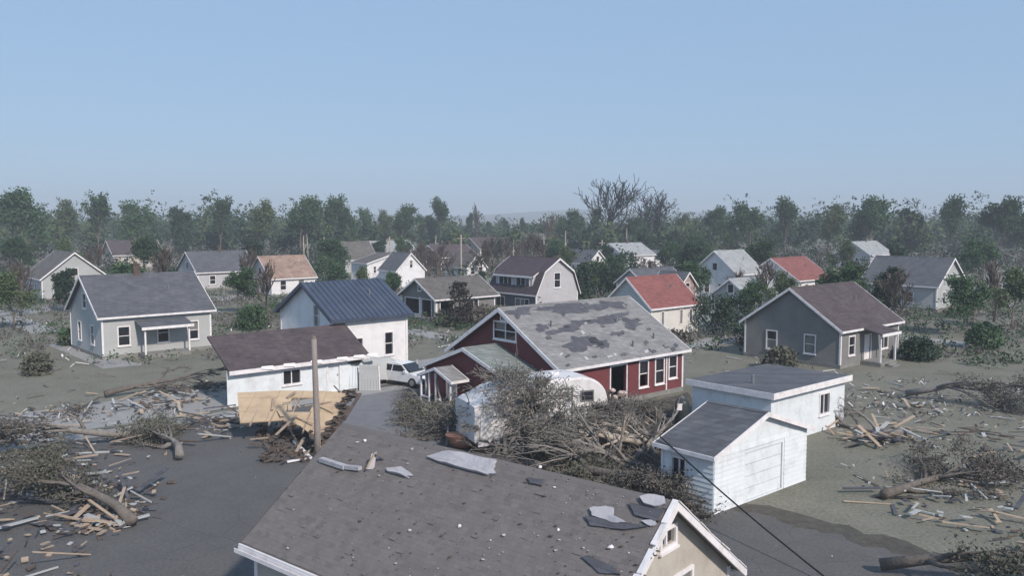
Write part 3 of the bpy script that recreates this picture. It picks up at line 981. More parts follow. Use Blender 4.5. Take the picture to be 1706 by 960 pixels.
for (nm, lab, x, y, D, L, W, ze, zr, rd, wm, rm) in far:
    p = atd(x, y, D)
    HOUSE_SPOTS.append((p.x + 0.75 * L / 2 - 0.66 * W / 2, D + 0.66 * L / 2 + 0.75 * W / 2, 5.5))
    span = W if rd == 'x' else L
    lnS = L
    S = [(lnS * 0.2, lnS * 0.2 + 0.8, 0.9, 2.1), (lnS * 0.62, lnS * 0.62 + 0.8, 0.9, 2.1)]
    Wf = [(W * 0.3, W * 0.3 + 0.8, 0.9, 2.1), (W * 0.62, W * 0.62 + 0.8, 0.9, 2.1)]
    if rd == 'y':
        S.append((L / 2 - 0.35, L / 2 + 0.35, ze + 0.2, ze + 1.1, 'p'))
    else:
        Wf.append((W / 2 - 0.35, W / 2 + 0.35, ze + 0.3, ze + 1.2, 'p'))
    house(nm, lab, (p.x, p.y), L, W, gable(span, ze, zr), rd, wm, rm, S=S, Wf=Wf, oh=0.3, eave=0.35, chimney=(L * 0.55, W * 0.5, zr - 0.6, zr + 0.6) if hash(lab[:5]) % 1 == 0 and L > 8 else None)

# bigger house at left outside the town view and one right of the garage
p = atd(170, 560, 66)
h1 = house('shingled_house', 'large grey house with slate roof left of the white house', (p.x, p.y), 8.5, 8.5, gable(8.5, 3.4, 6.2), 'x', M_GSIDE, M_DGREY,
      S=[(1.2, 2.0, 1.0, 2.4), (4.2, 5.0, 1.0, 2.4), (6.6, 7.4, 1.0, 2.4)], Wf=[(2.0, 2.8, 1.0, 2.4), (5.5, 6.3, 1.0, 2.4), (3.8, 4.7, 3.7, 4.8)], oh=0.35, chimney=(4.0, 4.2, 5.6, 7.0))
p = atd(1400, 590, 62)
h2 = house('taupe_house', 'taupe house with torn brown roof right of the white building', (p.x, p.y), 9.0, 8.0, gable(8.0, 2.9, 5.6), 'x', M_TAUPE, M_BROWN,
      S=[(1.2, 2.0, 0.9, 2.2), (3.6, 4.5, 0.1, 2.1, 'd'), (6.2, 7.2, 0.9, 2.2, 'w2')], Wf=[(2.0, 2.8, 0.9, 2.2), (5.2, 6.0, 0.9, 2.2)], oh=0.35)

for hh, x0, x1, rm in ((h1[0], 2.6, 6.2, M_DGREY), (h2[0], 2.9, 5.4, M_BROWN)):
    MB().solid([(x0 - 0.2, -1.75, 2.35), (x1 + 0.2, -1.75, 2.35), (x1 + 0.2, -0.05, 2.75), (x0 - 0.2, -0.05, 2.75)], (0, 0, 0.09)).build('porch_roof', rm, hh)
    MB().box(x0 - 0.22, x1 + 0.22, -1.8, -1.752, 2.24, 2.45).build('porch_fascia', M_WHITEP, hh)
    MB().box(x0, x1, -1.6, -0.06, 0.0, 0.3).build('porch_deck', M_FOUND, hh)
    for x in (x0 + 0.1, x1 - 0.1):
        MB().box(x - 0.06, x + 0.06, -1.56, -1.44, 0.3, 2.36).build('porch_post', M_WHITEP, hh)
    for k in range(2):
        MB().box((x0 + x1) / 2 - 0.6, (x0 + x1) / 2 + 0.6, -1.9 - 0.28 * k, -1.62 - 0.28 * k, 0.0, 0.2 - 0.1 * k).build('step', M_FOUND, hh)

# ------------------------------------------------------------------ right-hand white garage with dark roof, and the white block behind it
ga = atz(1190, 757, 2.3)
gL, gW, gze, gzr = 6.4, 2.4, 2.3, 3.35
gar = empty('white_garage', (ga.x, ga.y), GA, 'white clapboard garage with slate-grey roof at the right', 'garage')
gf = frames(gL, gW)
mb = MB()
out = [(0, 0), (gL, 0), (gL, gze), (gL / 2, gzr), (0, gze)]
wall_face(mb, gf['S'], out, [(2.0, 4.6, 0.05, 1.95)])
wall_face(mb, gf['W'], [(0, 0), (gW, 0), (gW, gze), (0, gze)], [(1.3, 1.9, 0.9, 1.8)])
wall_face(mb, gf['N'], out, [])
wall_face(mb, gf['E'], [(0, 0), (gW, 0), (gW, gze), (0, gze)], [])
mb.build('wall', M_VINYL, gar)
roof_from_profile(gar, gable(gL, gze, gzr), 0, gW, 'y', M_DGREY, oh=0.2, eave=0.3, rake_h=0.18)
for k in range(12):                      # clapboards of the two visible walls
    z0 = 0.02 + k * 0.19
    for (w0, w1) in ((0.0, 1.2), (2.0, gW)) if 0.72 < z0 < 1.85 else ((0.0, gW),):
        MB().solid([(-0.012, w0, z0 + 0.185), (-0.035, w0, z0), (-0.002, w0, z0), (-0.002, w0, z0 + 0.185)], (0, w1 - w0, 0)).build('clapboard', M_VINYL, gar)
    for (w0, w1) in ((0.0, 1.88), (4.72, gL)) if z0 < 1.95 else ((0.0, gL),):
        MB().solid([(w0, -0.012, z0 + 0.185), (w0, -0.035, z0), (w0, -0.002, z0), (w0, -0.002, z0 + 0.185)], (w1 - w0, 0, 0)).build('clapboard', M_VINYL, gar)
window(gar, gf['W'], (1.3, 1.9, 0.9, 1.8), (2, 1))
for k in range(4):
    m = MB()
    board(m, gf['S'], 2.02, 4.58, 0.07 + k * 0.47, 0.52 + k * 0.47, 0.05, 0.09)
    m.build('door_panel', M_VINYL, gar)
MB().box(-0.06, 0.04, gW - 0.1, gW + 0.02, 0.02, 2.2).build('corner_board', M_WHITEP, gar)

bL, bW, bH = 7.0, 4.6, 2.45
bc2 = atz(1152, 716, 0) - GV * bW
blk = empty('flat_roofed_building', (bc2.x, bc2.y), GA, 'white flat-roofed building standing right of the red house', 'building')
fb = frames(bL, bW)
mb = MB()
wall_face(mb, fb['S'], [(0, 0), (bL, 0), (bL, bH), (0, bH)], [(4.5, 5.4, 0.9, 1.9)])
wall_face(mb, fb['W'], [(0, 0), (bW, 0), (bW, bH), (0, bH)], [])
wall_face(mb, fb['N'], [(0, 0), (bL, 0), (bL, bH), (0, bH)], [])
wall_face(mb, fb['E'], [(0, 0), (bW, 0), (bW, bH), (0, bH)], [])
mb.build('wall', M_VINYL, blk)
window(blk, fb['S'], (4.5, 5.4, 0.9, 1.9), (2, 1))
MB().box(-0.2, bL + 0.2, -0.25, bW + 0.2, bH, bH + 0.16).build('roof', M_DGREY, blk)
MB().box(-0.24, bL + 0.24, -0.3, -0.252, bH - 0.1, bH + 0.2).build('fascia', M_WHITEP, blk)
MB().box(-0.25, -0.202, -0.25, bW + 0.24, bH - 0.1, bH + 0.2).build('fascia', M_WHITEP, blk)
MB().tube([(1.5, 2.0, bH + 0.1), (1.5, 2.0, bH + 0.6)], [0.08, 0.08], 8).build('vent_pipe', M_STEEL, blk)

# ------------------------------------------------------------------ near tan house: its long grey roof fills the foreground
TA = GA + R(9)
TU = Vector((math.cos(TA), math.sin(TA), 0))
TV = Vector((-math.sin(TA), math.cos(TA), 0))
TZ, TK, th_, TLen = 5.0, 0.745, 3.2, 10.3
tcn = atz(1127, 836, TZ)
tz = TZ - 0.07 - th_ * TK
troot = Vector((tcn.x, tcn.y, 0)) - TU * th_ + TV * 0.3
M_ROOFN = mat('near_shingle', (0.172, 0.156, 0.151), 0.9, 0.10, 0.9, 0.55, 60, lap=0.105, dirt=(0.135, 0.124, 0.122), dirt_amt=0.8, dirt_scale=0.45)
tan, tfr, troof = house('tan_house', 'tan stucco gabled house whose long grey shingle roof fills the foreground', (troot.x, troot.y), 2 * th_, TLen, gable(2 * th_, tz, TZ - 0.07), 'y', M_TAN, M_ROOFN,
                        S=[(th_ - 0.10, th_ + 0.46, 3.93, 4.26, 'w2'), (th_ + 0.55, th_ + 1.25, 2.2, 3.05, 'w')], oh=0.3, eave=0.3, rake_h=0.17, th=0.08, rz=TA)
g = random.Random(5)
for s in (-1, 1):                        # lifted roof edging along both rakes
    for k in range(7):
        t0 = 0.02 + k * 0.5
        t1 = t0 + g.uniform(0.42, 0.52)
        y = -0.36 + g.uniform(-0.03, 0.02)
        zz = lambda t: TZ - 0.07 - t * TK + 0.075 + g.uniform(0.0, 0.03)
        m = MB().solid([(th_ + s * t0, y, zz(t0)), (th_ + s * t1, y, zz(t1)), (th_ + s * t1, y + 0.13, zz(t1)), (th_ + s * t0, y + 0.13, zz(t0))], (0, 0, 0.025))
        m.build('roof_edging', M_WHITEP, troof)
MB().beam((th_ - 1.1, -0.14, 3.85), (th_ - 0.1, -0.16, 4.66), 0.07, 0.1).build('brace', M_TAN, tan)
for o in troof.children:
    if o.name.startswith('rake_board') and max(v.co.y for v in o.data.vertices) > 5:
        o.data.materials[0] = M_TORN
# white gutter along the left eave
ge = th_ + 0.3
m = MB()
for (x0, x1, z0, z1) in ((-0.42, -0.40, 0.0, 0.11), (-0.40, -0.30, 0.0, 0.015), (-0.30, -0.285, 0.0, 0.12)):
    m.box(x0, x1, -0.35, TLen + 0.35, tz - 0.32 + z0, tz - 0.32 + z1)
m.build('gutter', M_WHITEP, troof)


def onroof(x, y, lift=0.0):
    """world point where a line of sight meets the camera-left slope of the near roof"""
    d = ray(x, y)
    o_ = Vector((0, 0, CAM_H)) - tcn
    # plane: z = TK * (p . TU) for p relative to the ridge line
    t_ = (TK * o_.dot(TU) - o_.z + lift) / (d.z - TK * d.dot(TU))
    return Vector((0, 0, CAM_H)) + d * t_


RN = (Vector((0, 0, 1)) - TU * TK).normalized()      # outward normal of that slope
g = random.Random(19)
tones = [mat('near_shingle_%s' % nm_, tuple(c_ * f_ for c_ in (0.172, 0.156, 0.151)), 0.92, 0.12, 2.5, 0.5, 60, rand=0.0) for nm_, f_ in (('mid', 1.0), ('dark', 0.95), ('pale', 1.05), ('worn', 0.86))]
sh = [MB() for _ in tones]
sl = math.hypot(1, TK)
cu, cz = 1 / sl, TK / sl                 # unit step down the slope, in local -x and -z
rowh, ncol = 0.115, 34
nrow = int((th_ + 0.3) * sl / rowh)
for sgn in (-1, 1):
    for r0_ in range(nrow):
        y = -0.29 - g.uniform(0, 0.3)
        while y < TLen + 0.28:
            w = g.uniform(0.17, 0.24)
            y0, y1 = max(y, -0.3), min(y + w - 0.004, TLen + 0.3)
            y += w
            if y1 - y0 < 0.03 or g.random() < 0.0025:
                continue
            s0_, s1_ = max(0.01, r0_ * rowh - 0.012), (r0_ + 1) * rowh + 0.012 + g.uniform(-0.006, 0.006)
            l0, l1 = 0.0575, 0.0595 + (g.uniform(0.008, 0.03) if g.random() < 0.02 else g.uniform(0, 0.002))
            P_ = lambda s_, y_, l_: (th_ + sgn * s_ * cu, y_, TZ - 0.07 - s_ * cz + l_ * sl)
            k = g.choices((0, 1, 2, 3), (10, 6, 5, 1.2))[0]
            sh[k].solid([P_(s0_, y0, l0), P_(s0_, y1, l0), P_(s1_, y1, l1), P_(s1_, y0, l1)], (0, 0, -0.012))
for k, mb_ in enumerate(sh):
    o = mb_.build('shingle_courses', tones[k], troof)
    o['kind'] = 'stuff'

# ------------------------------------------------------------------ fallen cream wall at left
A0p = atz(530, 757, 0.12)
SL = 0.34                               # rise of the fallen panel per metre away from the camera


def onslab(x, y, lift=0.0):
    d = ray(x, y)
    # plane z = 0.12 + SL * (Y - A0p.y)
    t = (0.12 - SL * A0p.y - CAM_H + lift) / (d.z - SL * d.y)
    return Vector((d.x * t, d.y * t, CAM_H + d.z * t))


slab = empty('fallen_wall', (A0p.x, A0p.y, 0), 0, 'fallen cream wall panel with torn ragged edge and empty window hole', 'wall')
s0 = Vector((A0p.x, A0p.y, 0))
pix = [(395, 655), (470, 651), (540, 652), (578, 654), (590, 661), (580, 668), (570, 674), (573, 686), (562, 692), (566, 702), (553, 706), (556, 716), (545, 722), (548, 733), (536, 742), (528, 732), (515, 722), (500, 710), (470, 700), (400, 705)]
outl = [onslab(*p) - s0 for p in pix]
o2 = [(p.x, p.y) for p in outl]
wx = [onslab(*p) - s0 for p in ((490, 663), (516, 687))]
hx0, hx1 = wx[0].x - 0.1, wx[1].x
hy0, hy1 = wx[1].y, wx[0].y
xs = sorted(set([hx0, hx1] + [-8 + 1.22 * k for k in range(10)]))
ys = sorted(set([hy0, hy1] + [-1.0 + 2.44 * k for k in range(5)]))
g = random.Random(3)
for i in range(len(xs) - 1):
    for j in range(len(ys) - 1):
        cx, cy = (xs[i] + xs[i + 1]) / 2, (ys[j] + ys[j + 1]) / 2
        if hx0 < cx < hx1 and hy0 < cy < hy1:
            continue
        pl = clip(o2, xs[i] + 0.008, xs[i + 1] - 0.008, ys[j] + 0.008, ys[j + 1] - 0.008)
        if not pl:
            continue
        lift = g.uniform(0.0, 0.012)
        MB().solid([(p[0], p[1], 0.12 + SL * p[1] + lift) for p in pl], (0, 0.02, -0.06)).build('sheathing_sheet', M_CREAM, slab)
MB().box(hx0 - 0.1, hx1 + 0.1, hy0 - 0.1, hy1 + 0.1, 0.02, 0.1).build('hole_shade_box', M_DARK, slab)  # near-black box added below the hole to stand in for its shade
for k in range(8):                       # studs below the sheets
    x = -6.5 + k * 0.9
    ys_ = [p[1] for p in clip(o2, x - 0.03, x + 0.03, -2, 12)]
    if ys_:
        MB().beam((x, min(ys_) - g.uniform(0, 0.4), 0.0 + SL * min(ys_)), (x, max(ys_) - 0.1, SL * max(ys_)), 0.06, 0.1).build('stud', M_LUMBER, slab)
for k, (a, b) in enumerate(zip(pix[3:16], pix[4:17])):   # torn flaps along the ragged edge
    for r_ in range(3):
        t = g.random()
        c = onslab(a[0] + (b[0] - a[0]) * t + g.uniform(-3, 5), a[1] + (b[1] - a[1]) * t + g.uniform(-2, 3)) - s0
        w = g.uniform(0.12, 0.42)
        pl = [Vector((c.x + math.cos(q) * w * g.uniform(0.5, 1.2), c.y + math.sin(q) * w * g.uniform(0.6, 1.6), c.z + g.uniform(0.02, 0.22))) for q in [i * 1.05 for i in range(6)]]
        MB().solid(pl, (0.01, 0.02, -0.03)).build('torn_flap', M_TORN, slab)
MB().beam(onslab(535, 752) - s0 + Vector((0, 0, 0.1)), onslab(566, 716) - s0 + Vector((0.1, 0, 0.12)), 0.14, 0.09).build('edge_board', M_LUMBER, slab)
MB().beam(onslab(566, 702) - s0 + Vector((0.2, 0, 0.06)), onslab(600, 660) - s0 + Vector((0.0, 0, 0.12)), 0.16, 0.07).build('edge_board', M_TORN, slab)

for k in range(16):
    a = (g.uniform(440, 575), g.uniform(655, 735))
    p0 = onslab(*a) - s0 + Vector((0, 0, 0.06))
    an = g.uniform(0, 6.28)
    L_ = g.uniform(0.4, 1.5)
    e = Vector((math.cos(an) * L_, math.sin(an) * L_, 0))
    e.z = SL * e.y + g.uniform(0, 0.25)
    MB().beam(p0, p0 + e, g.uniform(0.05, 0.2), 0.035).build('broken_board', g.choice((M_LUMBER, M_CREAM, M_TORN)), slab)

# pieces of lumber lying around the wall
lum = [((490, 736), (521, 768), 0.15, M_WHITEP, 'white painted post lying at the foot of the broken pole'),
       ((498, 745), (470, 700), 0.10, M_LUMBER, 'raw timber under the fallen cream wall, left of the pole'),
       ((505, 765), (548, 722), 0.09, M_LUMBER, 'raw timber slanting across the rubble behind the pole base'),
       ((478, 770), (520, 762), 0.11, M_WHITEP, 'short white board left of the pole base'),
       ((535, 766), (575, 779), 0.16, M_SHEET, 'pale torn board right of the pole base'),
       ((570, 778), (600, 781), 0.14, M_SHEET, 'flat pale board between pole base and splintered scrap')]
for i, (a, b, w, m, lab) in enumerate(lum):
    p, q = atz(*a, 0.1), atz(*b, 0.12)
    if i > 3:
        p, q = onroof(*a, 0.06), onroof(*b, 0.08)
    if i in (1, 2):
        q.z += 0.35
    o = MB().beam((0, 0, 0), q - p, w, w * 0.7).build('timber', m)
    o.location = p
    tag(o, lab, 'timber', 'timber around the fallen wall')

# rubble under the fallen wall
g = random.Random(12)
mb = MB()
for k in range(240):
    px_, py_ = g.uniform(430, 548), g.uniform(700, 772)
    c = atz(px_, py_, 0.05)
    s_ = g.uniform(0.05, 0.3)
    mb.beam(c + Vector((g.uniform(-s_, s_), g.uniform(-s_, s_), g.uniform(0, 0.1))), c + Vector((g.uniform(-s_, s_) * 2, g.uniform(-s_, s_) * 2, g.uniform(0, 0.25))), g.uniform(0.03, 0.2), g.uniform(0.02, 0.1))
o = mb.build('rubble', M_TORN)
tag(o, 'dark brown splintered rubble under the fallen cream wall', 'rubble', kind='stuff')

# broken utility pole
pp = atz(529, 763)
pole = empty('broken_pole', (pp.x, pp.y, 0), 0, 'weathered wooden pole standing upright beside the fallen cream wall', 'pole')
g = random.Random(9)
MB().tube([(0, 0, -0.2), (0.01, 0, 1.5), (-0.03, 0, 3.5), (-0.06, 0, 5.45)], [0.15, 0.14, 0.13, 0.115], 12).build('shaft', M_POLE, pole, True)
mb = MB()
for k in range(7):
    a = k * 0.9
    mb.tube([(-0.06 + 0.07 * math.cos(a), 0.07 * math.sin(a), 5.4), (-0.06 + 0.06 * math.cos(a), 0.06 * math.sin(a), 5.5 + g.uniform(0.03, 0.22))], [0.03, 0.006], 5)
mb.build('splinters', M_LUMBER, pole)
MB().beam((0.14, -0.02, 0.0), (0.1, -0.02, 3.1), 0.05, 0.05).build('conduit', M_LUMBER, pole)

# ------------------------------------------------------------------ leaning white panels and the white car
for (x0, x1, yb, yt, lean, m, lab) in ((563, 596, 650, 611, 0.25, M_VINYL, 'bluish-white leaning fence panel next to the lean-to wall'),
                                       (598, 632, 651, 607, 0.1, M_GSIDE, 'greyish leaning fence panel with white post at its right edge')):
    a, b = atz(x0, yb), atz(x1, yb)
    w = (b - a).length
    r_ = empty('fence_panel', a, math.atan2(b.y - a.y, b.x - a.x), lab, 'fence panel', 'leaning fence panels')
    h = 1.62
    n = 7
    for k in range(n):
        MB().solid([(k * w / n + 0.008, 0, 0.0), ((k + 1) * w / n - 0.008, 0, 0.0), ((k + 1) * w / n - 0.008 + lean * 0.15, lean, h + 0.05 * math.sin(k)), (k * w / n + 0.008 + lean * 0.15, lean, h + 0.05 * math.sin(k + 1))], (0, 0.03, 0)).build('picket', m, r_)
    MB().beam((0, 0.05 + lean * 0.2, h * 0.2), (w, 0.05 + lean * 0.2, h * 0.2), 0.04, 0.09).build('rail', m, r_)
    MB().beam((0, 0.06 + lean * 0.85, h * 0.85), (w, 0.06 + lean * 0.85, h * 0.85), 0.04, 0.09).build('rail', m, r_)
    if m is M_GSIDE:
        MB().tube([(w + 0.03, -0.02, 0), (w - 0.04, 0.1, 1.55)], [0.05, 0.05], 8).build('post', M_WHITEP, r_)
    else:
        MB().solid([(0.35, lean - 0.2, h + 0.1), (w + 0.1, lean - 0.15, h - 0.02), (w + 0.15, lean + 0.4, h + 0.1), (0.4, lean + 0.4, h + 0.32)], (0, 0, 0.05)).build('torn_cap', M_RUBBER, r_)

# crumpled white tarp behind the panels
g = random.Random(21)
tp = Vector((-8.9, 56.6, 0))
n1, n2 = 16, 10
vv, ff = [], []
for i in range(n1):
    for j in range(n2):
        x, y = (i / (n1 - 1) - 0.5) * 3.6, (j / (n2 - 1) - 0.5) * 1.4
        z = 1.75 * (1 - (abs(y) / 0.72) ** 2.2 * 0.85) * (1 - (abs(x) / 1.9) ** 4 * 0.8) + g.uniform(-0.08, 0.08)
        vv.append((x + g.uniform(-0.05, 0.05), y, max(0.02, z)))
for i in range(n1 - 1):
    for j in range(n2 - 1):
        ff.append((i * n2 + j, i * n2 + n2 + j, i * n2 + n2 + j + 1, i * n2 + j + 1))
o = MB().add(vv, ff).build('tarp', M_GSIDE, smooth=True)
o.location = tp
o.rotation_euler = (0, 0, GA - 0.3)
tag(o, 'crumpled white tarp heaped behind the fence panels, left of the car', 'tarp')


def car(name, label, loc, rz, paint):
    root = empty(name, loc, rz, label, 'car')
    # side profile in x (forward) and z, mirrored over width with tumblehome
    low = [(-2.1, 0.35), (-2.15, 0.7), (-2.05, 0.92), (-1.2, 0.95), (0.9, 0.93), (1.9, 0.76), (2.12, 0.6), (2.1, 0.32)]
    rows = [0.84, 0.86, 0.86, 0.84]
    mb = MB()
    nn = len(low)
    vs_ = [(x, -0.85, z) for x, z in low] + [(x, 0.85, z) for x, z in low]
    vs_ += [(x * 0.985, -0.72, z + 0.03) for x, z in low] + [(x * 0.985, 0.72, z + 0.03) for x, z in low]
    fs = [tuple(range(nn)), tuple(range(2 * nn - 1, nn - 1, -1))]
    for i in range(nn):
        fs.append((i, (i + 1) % nn, nn + (i + 1) % nn, nn + i))
    mb.add(vs_[:2 * nn], fs)
    mb.build('body', paint, root)
    cab = [(-1.95, 0.93), (-1.35, 1.38), (-0.3, 1.46), (0.25, 1.40), (1.0, 0.93)]
    v2 = [(x, -0.80 if z < 1 else -0.60, z) for x, z in cab] + [(x, 0.80 if z < 1 else 0.60, z) for x, z in cab]
    m2 = MB().add(v2, [(0, 1, 2, 3, 4), (9, 8, 7, 6, 5), (1, 6, 7, 2), (2, 7, 8, 3)])
    m2.build('cabin', paint, root)
    MB().solid([(0.98, -0.70, 0.955), (0.98, 0.70, 0.955), (0.27, 0.55, 1.395), (0.27, -0.55, 1.395)], (0.02, 0, 0.015)).build('windshield', M_GLASS, root)
    MB().solid([(-1.92, -0.7, 0.96), (-1.92, 0.7, 0.96), (-1.38, 0.55, 1.37), (-1.38, -0.55, 1.37)], (-0.02, 0, 0.015)).build('rear_window', M_GLASS, root)
    for s in (-1, 1):
        for (x0, x1, x2, x3) in ((-1.5, -0.55, -0.55, -1.25), (-0.45, 0.75, 0.2, -0.45)):
            MB().solid([(x0, s * 0.79, 0.97), (x1, s * 0.79, 0.97), (x2, s * 0.64, 1.35), (x3, s * 0.64, 1.35)], (0, s * 0.02, 0.004)).build('side_window', M_GLASS, root)
        for x in (-1.35, 1.3):
            w = MB().lathe([(0.2, -0.1), (0.31, -0.1), (0.33, -0.04), (0.33, 0.06), (0.3, 0.1), (0.2, 0.1)], 18, (x, s * 0.80, 0.33), 'y').build('wheel', M_RUBBER, root, True)
            MB().lathe([(0.02, -0.115), (0.19, -0.11), (0.2, 0.0), (0.19, 0.11), (0.02, 0.115)], 12, (x, s * 0.80, 0.33), 'y').build('rim', M_STEEL, w)
        MB().box(2.06, 2.14, s * 0.75 - 0.12, s * 0.75 + 0.08, 0.56, 0.68).build('headlight', M_STEEL, root)
        MB().box(0.6, 0.78, s * 0.88 - 0.06, s * 0.88 + 0.06, 0.95, 1.07).build('mirror', paint, root)
    MB().box(2.08, 2.16, -0.8, 0.8, 0.32, 0.5).build('bumper', M_RUBBER, root)
    return root


cp = atz(678, 645)
car('white_car', 'white car parked between the white house and the red porch', (cp.x - 0.2, cp.y + 1.0, 0), math.atan2(-GV.y, -GV.x) + 0.25, M_CARW)

# ------------------------------------------------------------------ camper trailer
rvn = atz(1012, 712, 0.6)
RVA = R(25)
rdir = Vector((math.cos(RVA), math.sin(RVA), 0))
RLn = 7.1
rv = empty('camper_trailer', rvn - rdir * RLn + Vector((0, 0, -0.6)), RVA, 'white camper trailer with rounded nose crushed under branches', 'camper')
g = random.Random(33)


def rv_top(x):
    if x > 5.5:
        u = min(1.0, (x - 5.5) / 1.6)
        return 1.95 + 1.27 * math.sqrt(max(0.0, 1 - u * u)) ** 0.9
    return 3.22 - 0.95 * max(0.0, (2.8 - x) / 2.8) ** 1.2 - (0.28 * math.exp(-((x - 3.1) / 0.7) ** 2))


def rv_bot(x):
    if x > 5.3:
        u = min(1.0, (x - 5.4) / 1.7) if x > 5.4 else 0
        return 1.22 + 0.7 * (1 - math.sqrt(max(0.0, 1 - u * u)))
    return 0.62


st = [0.0, 0.04] + [0.25 * k for k in range(1, 21)] + [5.15, 5.3, 5.301, 5.5, 5.8, 6.1, 6.4, 6.65, 6.85, 6.98, 7.06, 7.1]
rows_, nn_ = [], 12
vs_ = []
for i, x in enumerate(st):
    zt, zb = rv_top(x), rv_bot(x)
    e = 0.12 if 0.03 < x < 7.0 else 0.2
    k = 0.03 if x < 4.4 else 0.0
    ring = [(0.0, zb), (0.0, zb + (zt - zb) * 0.33), (0.0, zb + (zt - zb) * 0.66), (0.0, zt - e), (0.04, zt - e * 0.35), (e, zt), (1.2, zt + 0.04), (2.4 - e, zt), (2.36, zt - e * 0.35), (2.4, zt - e), (2.4, zb + (zt - zb) * 0.5), (2.4, zb)]
    for (y, z) in ring:
        vs_.append((x + g.uniform(-k, k) * 0.5, y + g.uniform(-k, k) * (1.6 if y < 0.1 else 1), z + g.uniform(-k, k) * 2.0))
fs = [tuple(range(nn_)), tuple(reversed([(len(st) - 1) * nn_ + q for q in range(nn_)]))]
for i in range(len(st) - 1):
    for q in range(nn_):
        fs.append((i * nn_ + q, (i + 1) * nn_ + q, (i + 1) * nn_ + (q + 1) % nn_, i * nn_ + (q + 1) % nn_))
MB().add(vs_, fs).build('body', M_RV, rv)
rfr = lambda a, z, d: (a, 0.0 + d, z)
for (a0, a1, z0, z1) in ((5.55, 6.3, 2.0, 2.55), (2.9, 3.8, 1.6, 2.15), (0.7, 1.5, 1.3, 1.75)):
    w = MB()
    board(w, rfr, a0, a1, z0, z1, -0.035, 0.03)
    wo = w.build('window', M_STEEL, rv)
    w = MB()
    board(w, rfr, a0 + 0.07, a1 - 0.07, z0 + 0.07, z1 - 0.07, -0.045, -0.036)
    w.build('pane', M_GLASS, wo)
w = MB()
board(w, rfr, 4.45, 5.05, 0.75, 2.7, -0.03, 0.03)
d_ = w.build('door', M_RV, rv)
w = MB()
for q in ((4.42, 4.45, 0.72, 2.73), (5.05, 5.12, 0.72, 2.73)):
    board(w, rfr, *q, -0.036, 0.03)
board(w, rfr, 4.45, 5.05, 2.7, 2.74, -0.034, 0.03)
w.build('door_frame', M_RUBBER, d_)
w = MB()
board(w, rfr, 0.1, 4.4, 1.22, 1.3, -0.05, 0.03)
w.build('stripe', M_STEEL, rv)
w = MB()
board(w, rfr, 5.2, 6.6, 1.72, 1.78, -0.03, 0.03)
w.build('stripe', M_STEEL, rv)
w = MB()
board(w, rfr, 0.2, 4.9, 0.35, 0.62, 0.06, 0.1)
w.build('skirt', M_RV, rv)
for x in (2.0, 2.9):
    for y in (0.12, 2.1):
        w = MB().lathe([(0.2, 0.0), (0.34, 0.0), (0.36, 0.05), (0.36, 0.16), (0.33, 0.2), (0.2, 0.2)], 16, (x, y, 0.36), 'y').build('wheel', M_RUBBER, rv, True)
        MB().lathe([(0.02, -0.02), (0.19, -0.01), (0.2, 0.1), (0.02, 0.11)], 12, (x, y, 0.36), 'y').build('rim', M_STEEL, w)
MB().box(1.6, 2.3, 0.9, 1.5, 2.55, 3.0).build('roof_unit', M_WHITEP, rv)
MB().box(4.5, 4.9, 1.0, 1.4, 3.2, 3.36).build('roof_vent', M_WHITEP, rv)
for y in (0.5, 1.9):
    MB().beam((5.7, y, 0.0), (5.7, y, 1.28), 0.09, 0.09).build('landing_leg', M_STEEL, rv)
g = random.Random(31)
for k in range(12):                       # peeled wall skins on the near side
    a = g.uniform(0.2, 4.4)
    MB().solid([(a, -0.06, 0.7), (a + g.uniform(0.2, 0.5), -0.12, 0.7 + g.uniform(-0.1, 0.2)), (a + 0.4, -0.1 - g.uniform(0, 0.15), 1.6), (a + 0.05, -0.06, 1.75)], (0.0, 0.02, 0)).build('peeled_skin', M_RV, rv)

PAN = [((770, 722), 1.5, 0.9, 0.5, 0.9, 'white camper wall skin lying at its left rear corner'), ((812, 735), 1.2, 0.7, 1.1, 0.6, 'white torn camper skin propped before its rear wheels'), ((850, 742), 1.0, 0.8, 0.2, 1.0, 'white camper skin standing on edge below the leafy crown'),
       ((905, 742), 1.4, 0.7, 0.7, 0.35, 'white camper skin lying below its middle'), ((960, 735), 0.9, 0.8, 1.4, 0.7, 'white camper skin leaning under its nose'), ((1040, 722), 1.1, 0.5, 0.3, 0.5, 'pale torn panel in the brush right of the camper'),
       ((742, 690), 1.3, 0.5, 2.2, 0.5, 'pale torn panel in the brush left of the camper')]
for k, (a, w, h, rz_, tl, lab) in enumerate(PAN):
    g = random.Random(500 + k)
    p = atz(*a)
    n1, n2 = 7, 5
    vv, ff = [], []
    for i in range(n1):
        for j in range(n2):
            vv.append(((i / (n1 - 1) - 0.5) * w + g.uniform(-0.04, 0.04), g.uniform(-0.07, 0.07) + 0.15 * math.sin(i * 0.9 + k), j / (n2 - 1) * h + (g.uniform(-0.08, 0.12) if j == n2 - 1 else 0)))
    for i in range(n1 - 1):
        for j in range(n2 - 1):
            ff.append((i * n2 + j, i * n2 + n2 + j, i * n2 + n2 + j + 1, i * n2 + j + 1))
    o = MB().add(vv, ff).build('aluminium_scrap', M_RV)
    so = o.modifiers.new('thickness', 'SOLIDIFY')
    so.thickness = 0.03
    o.location = (p.x, p.y, 0.25)
    o.rotation_euler = (-tl, 0, rz_)
    tag(o, lab, 'scrap', 'torn camper skins')

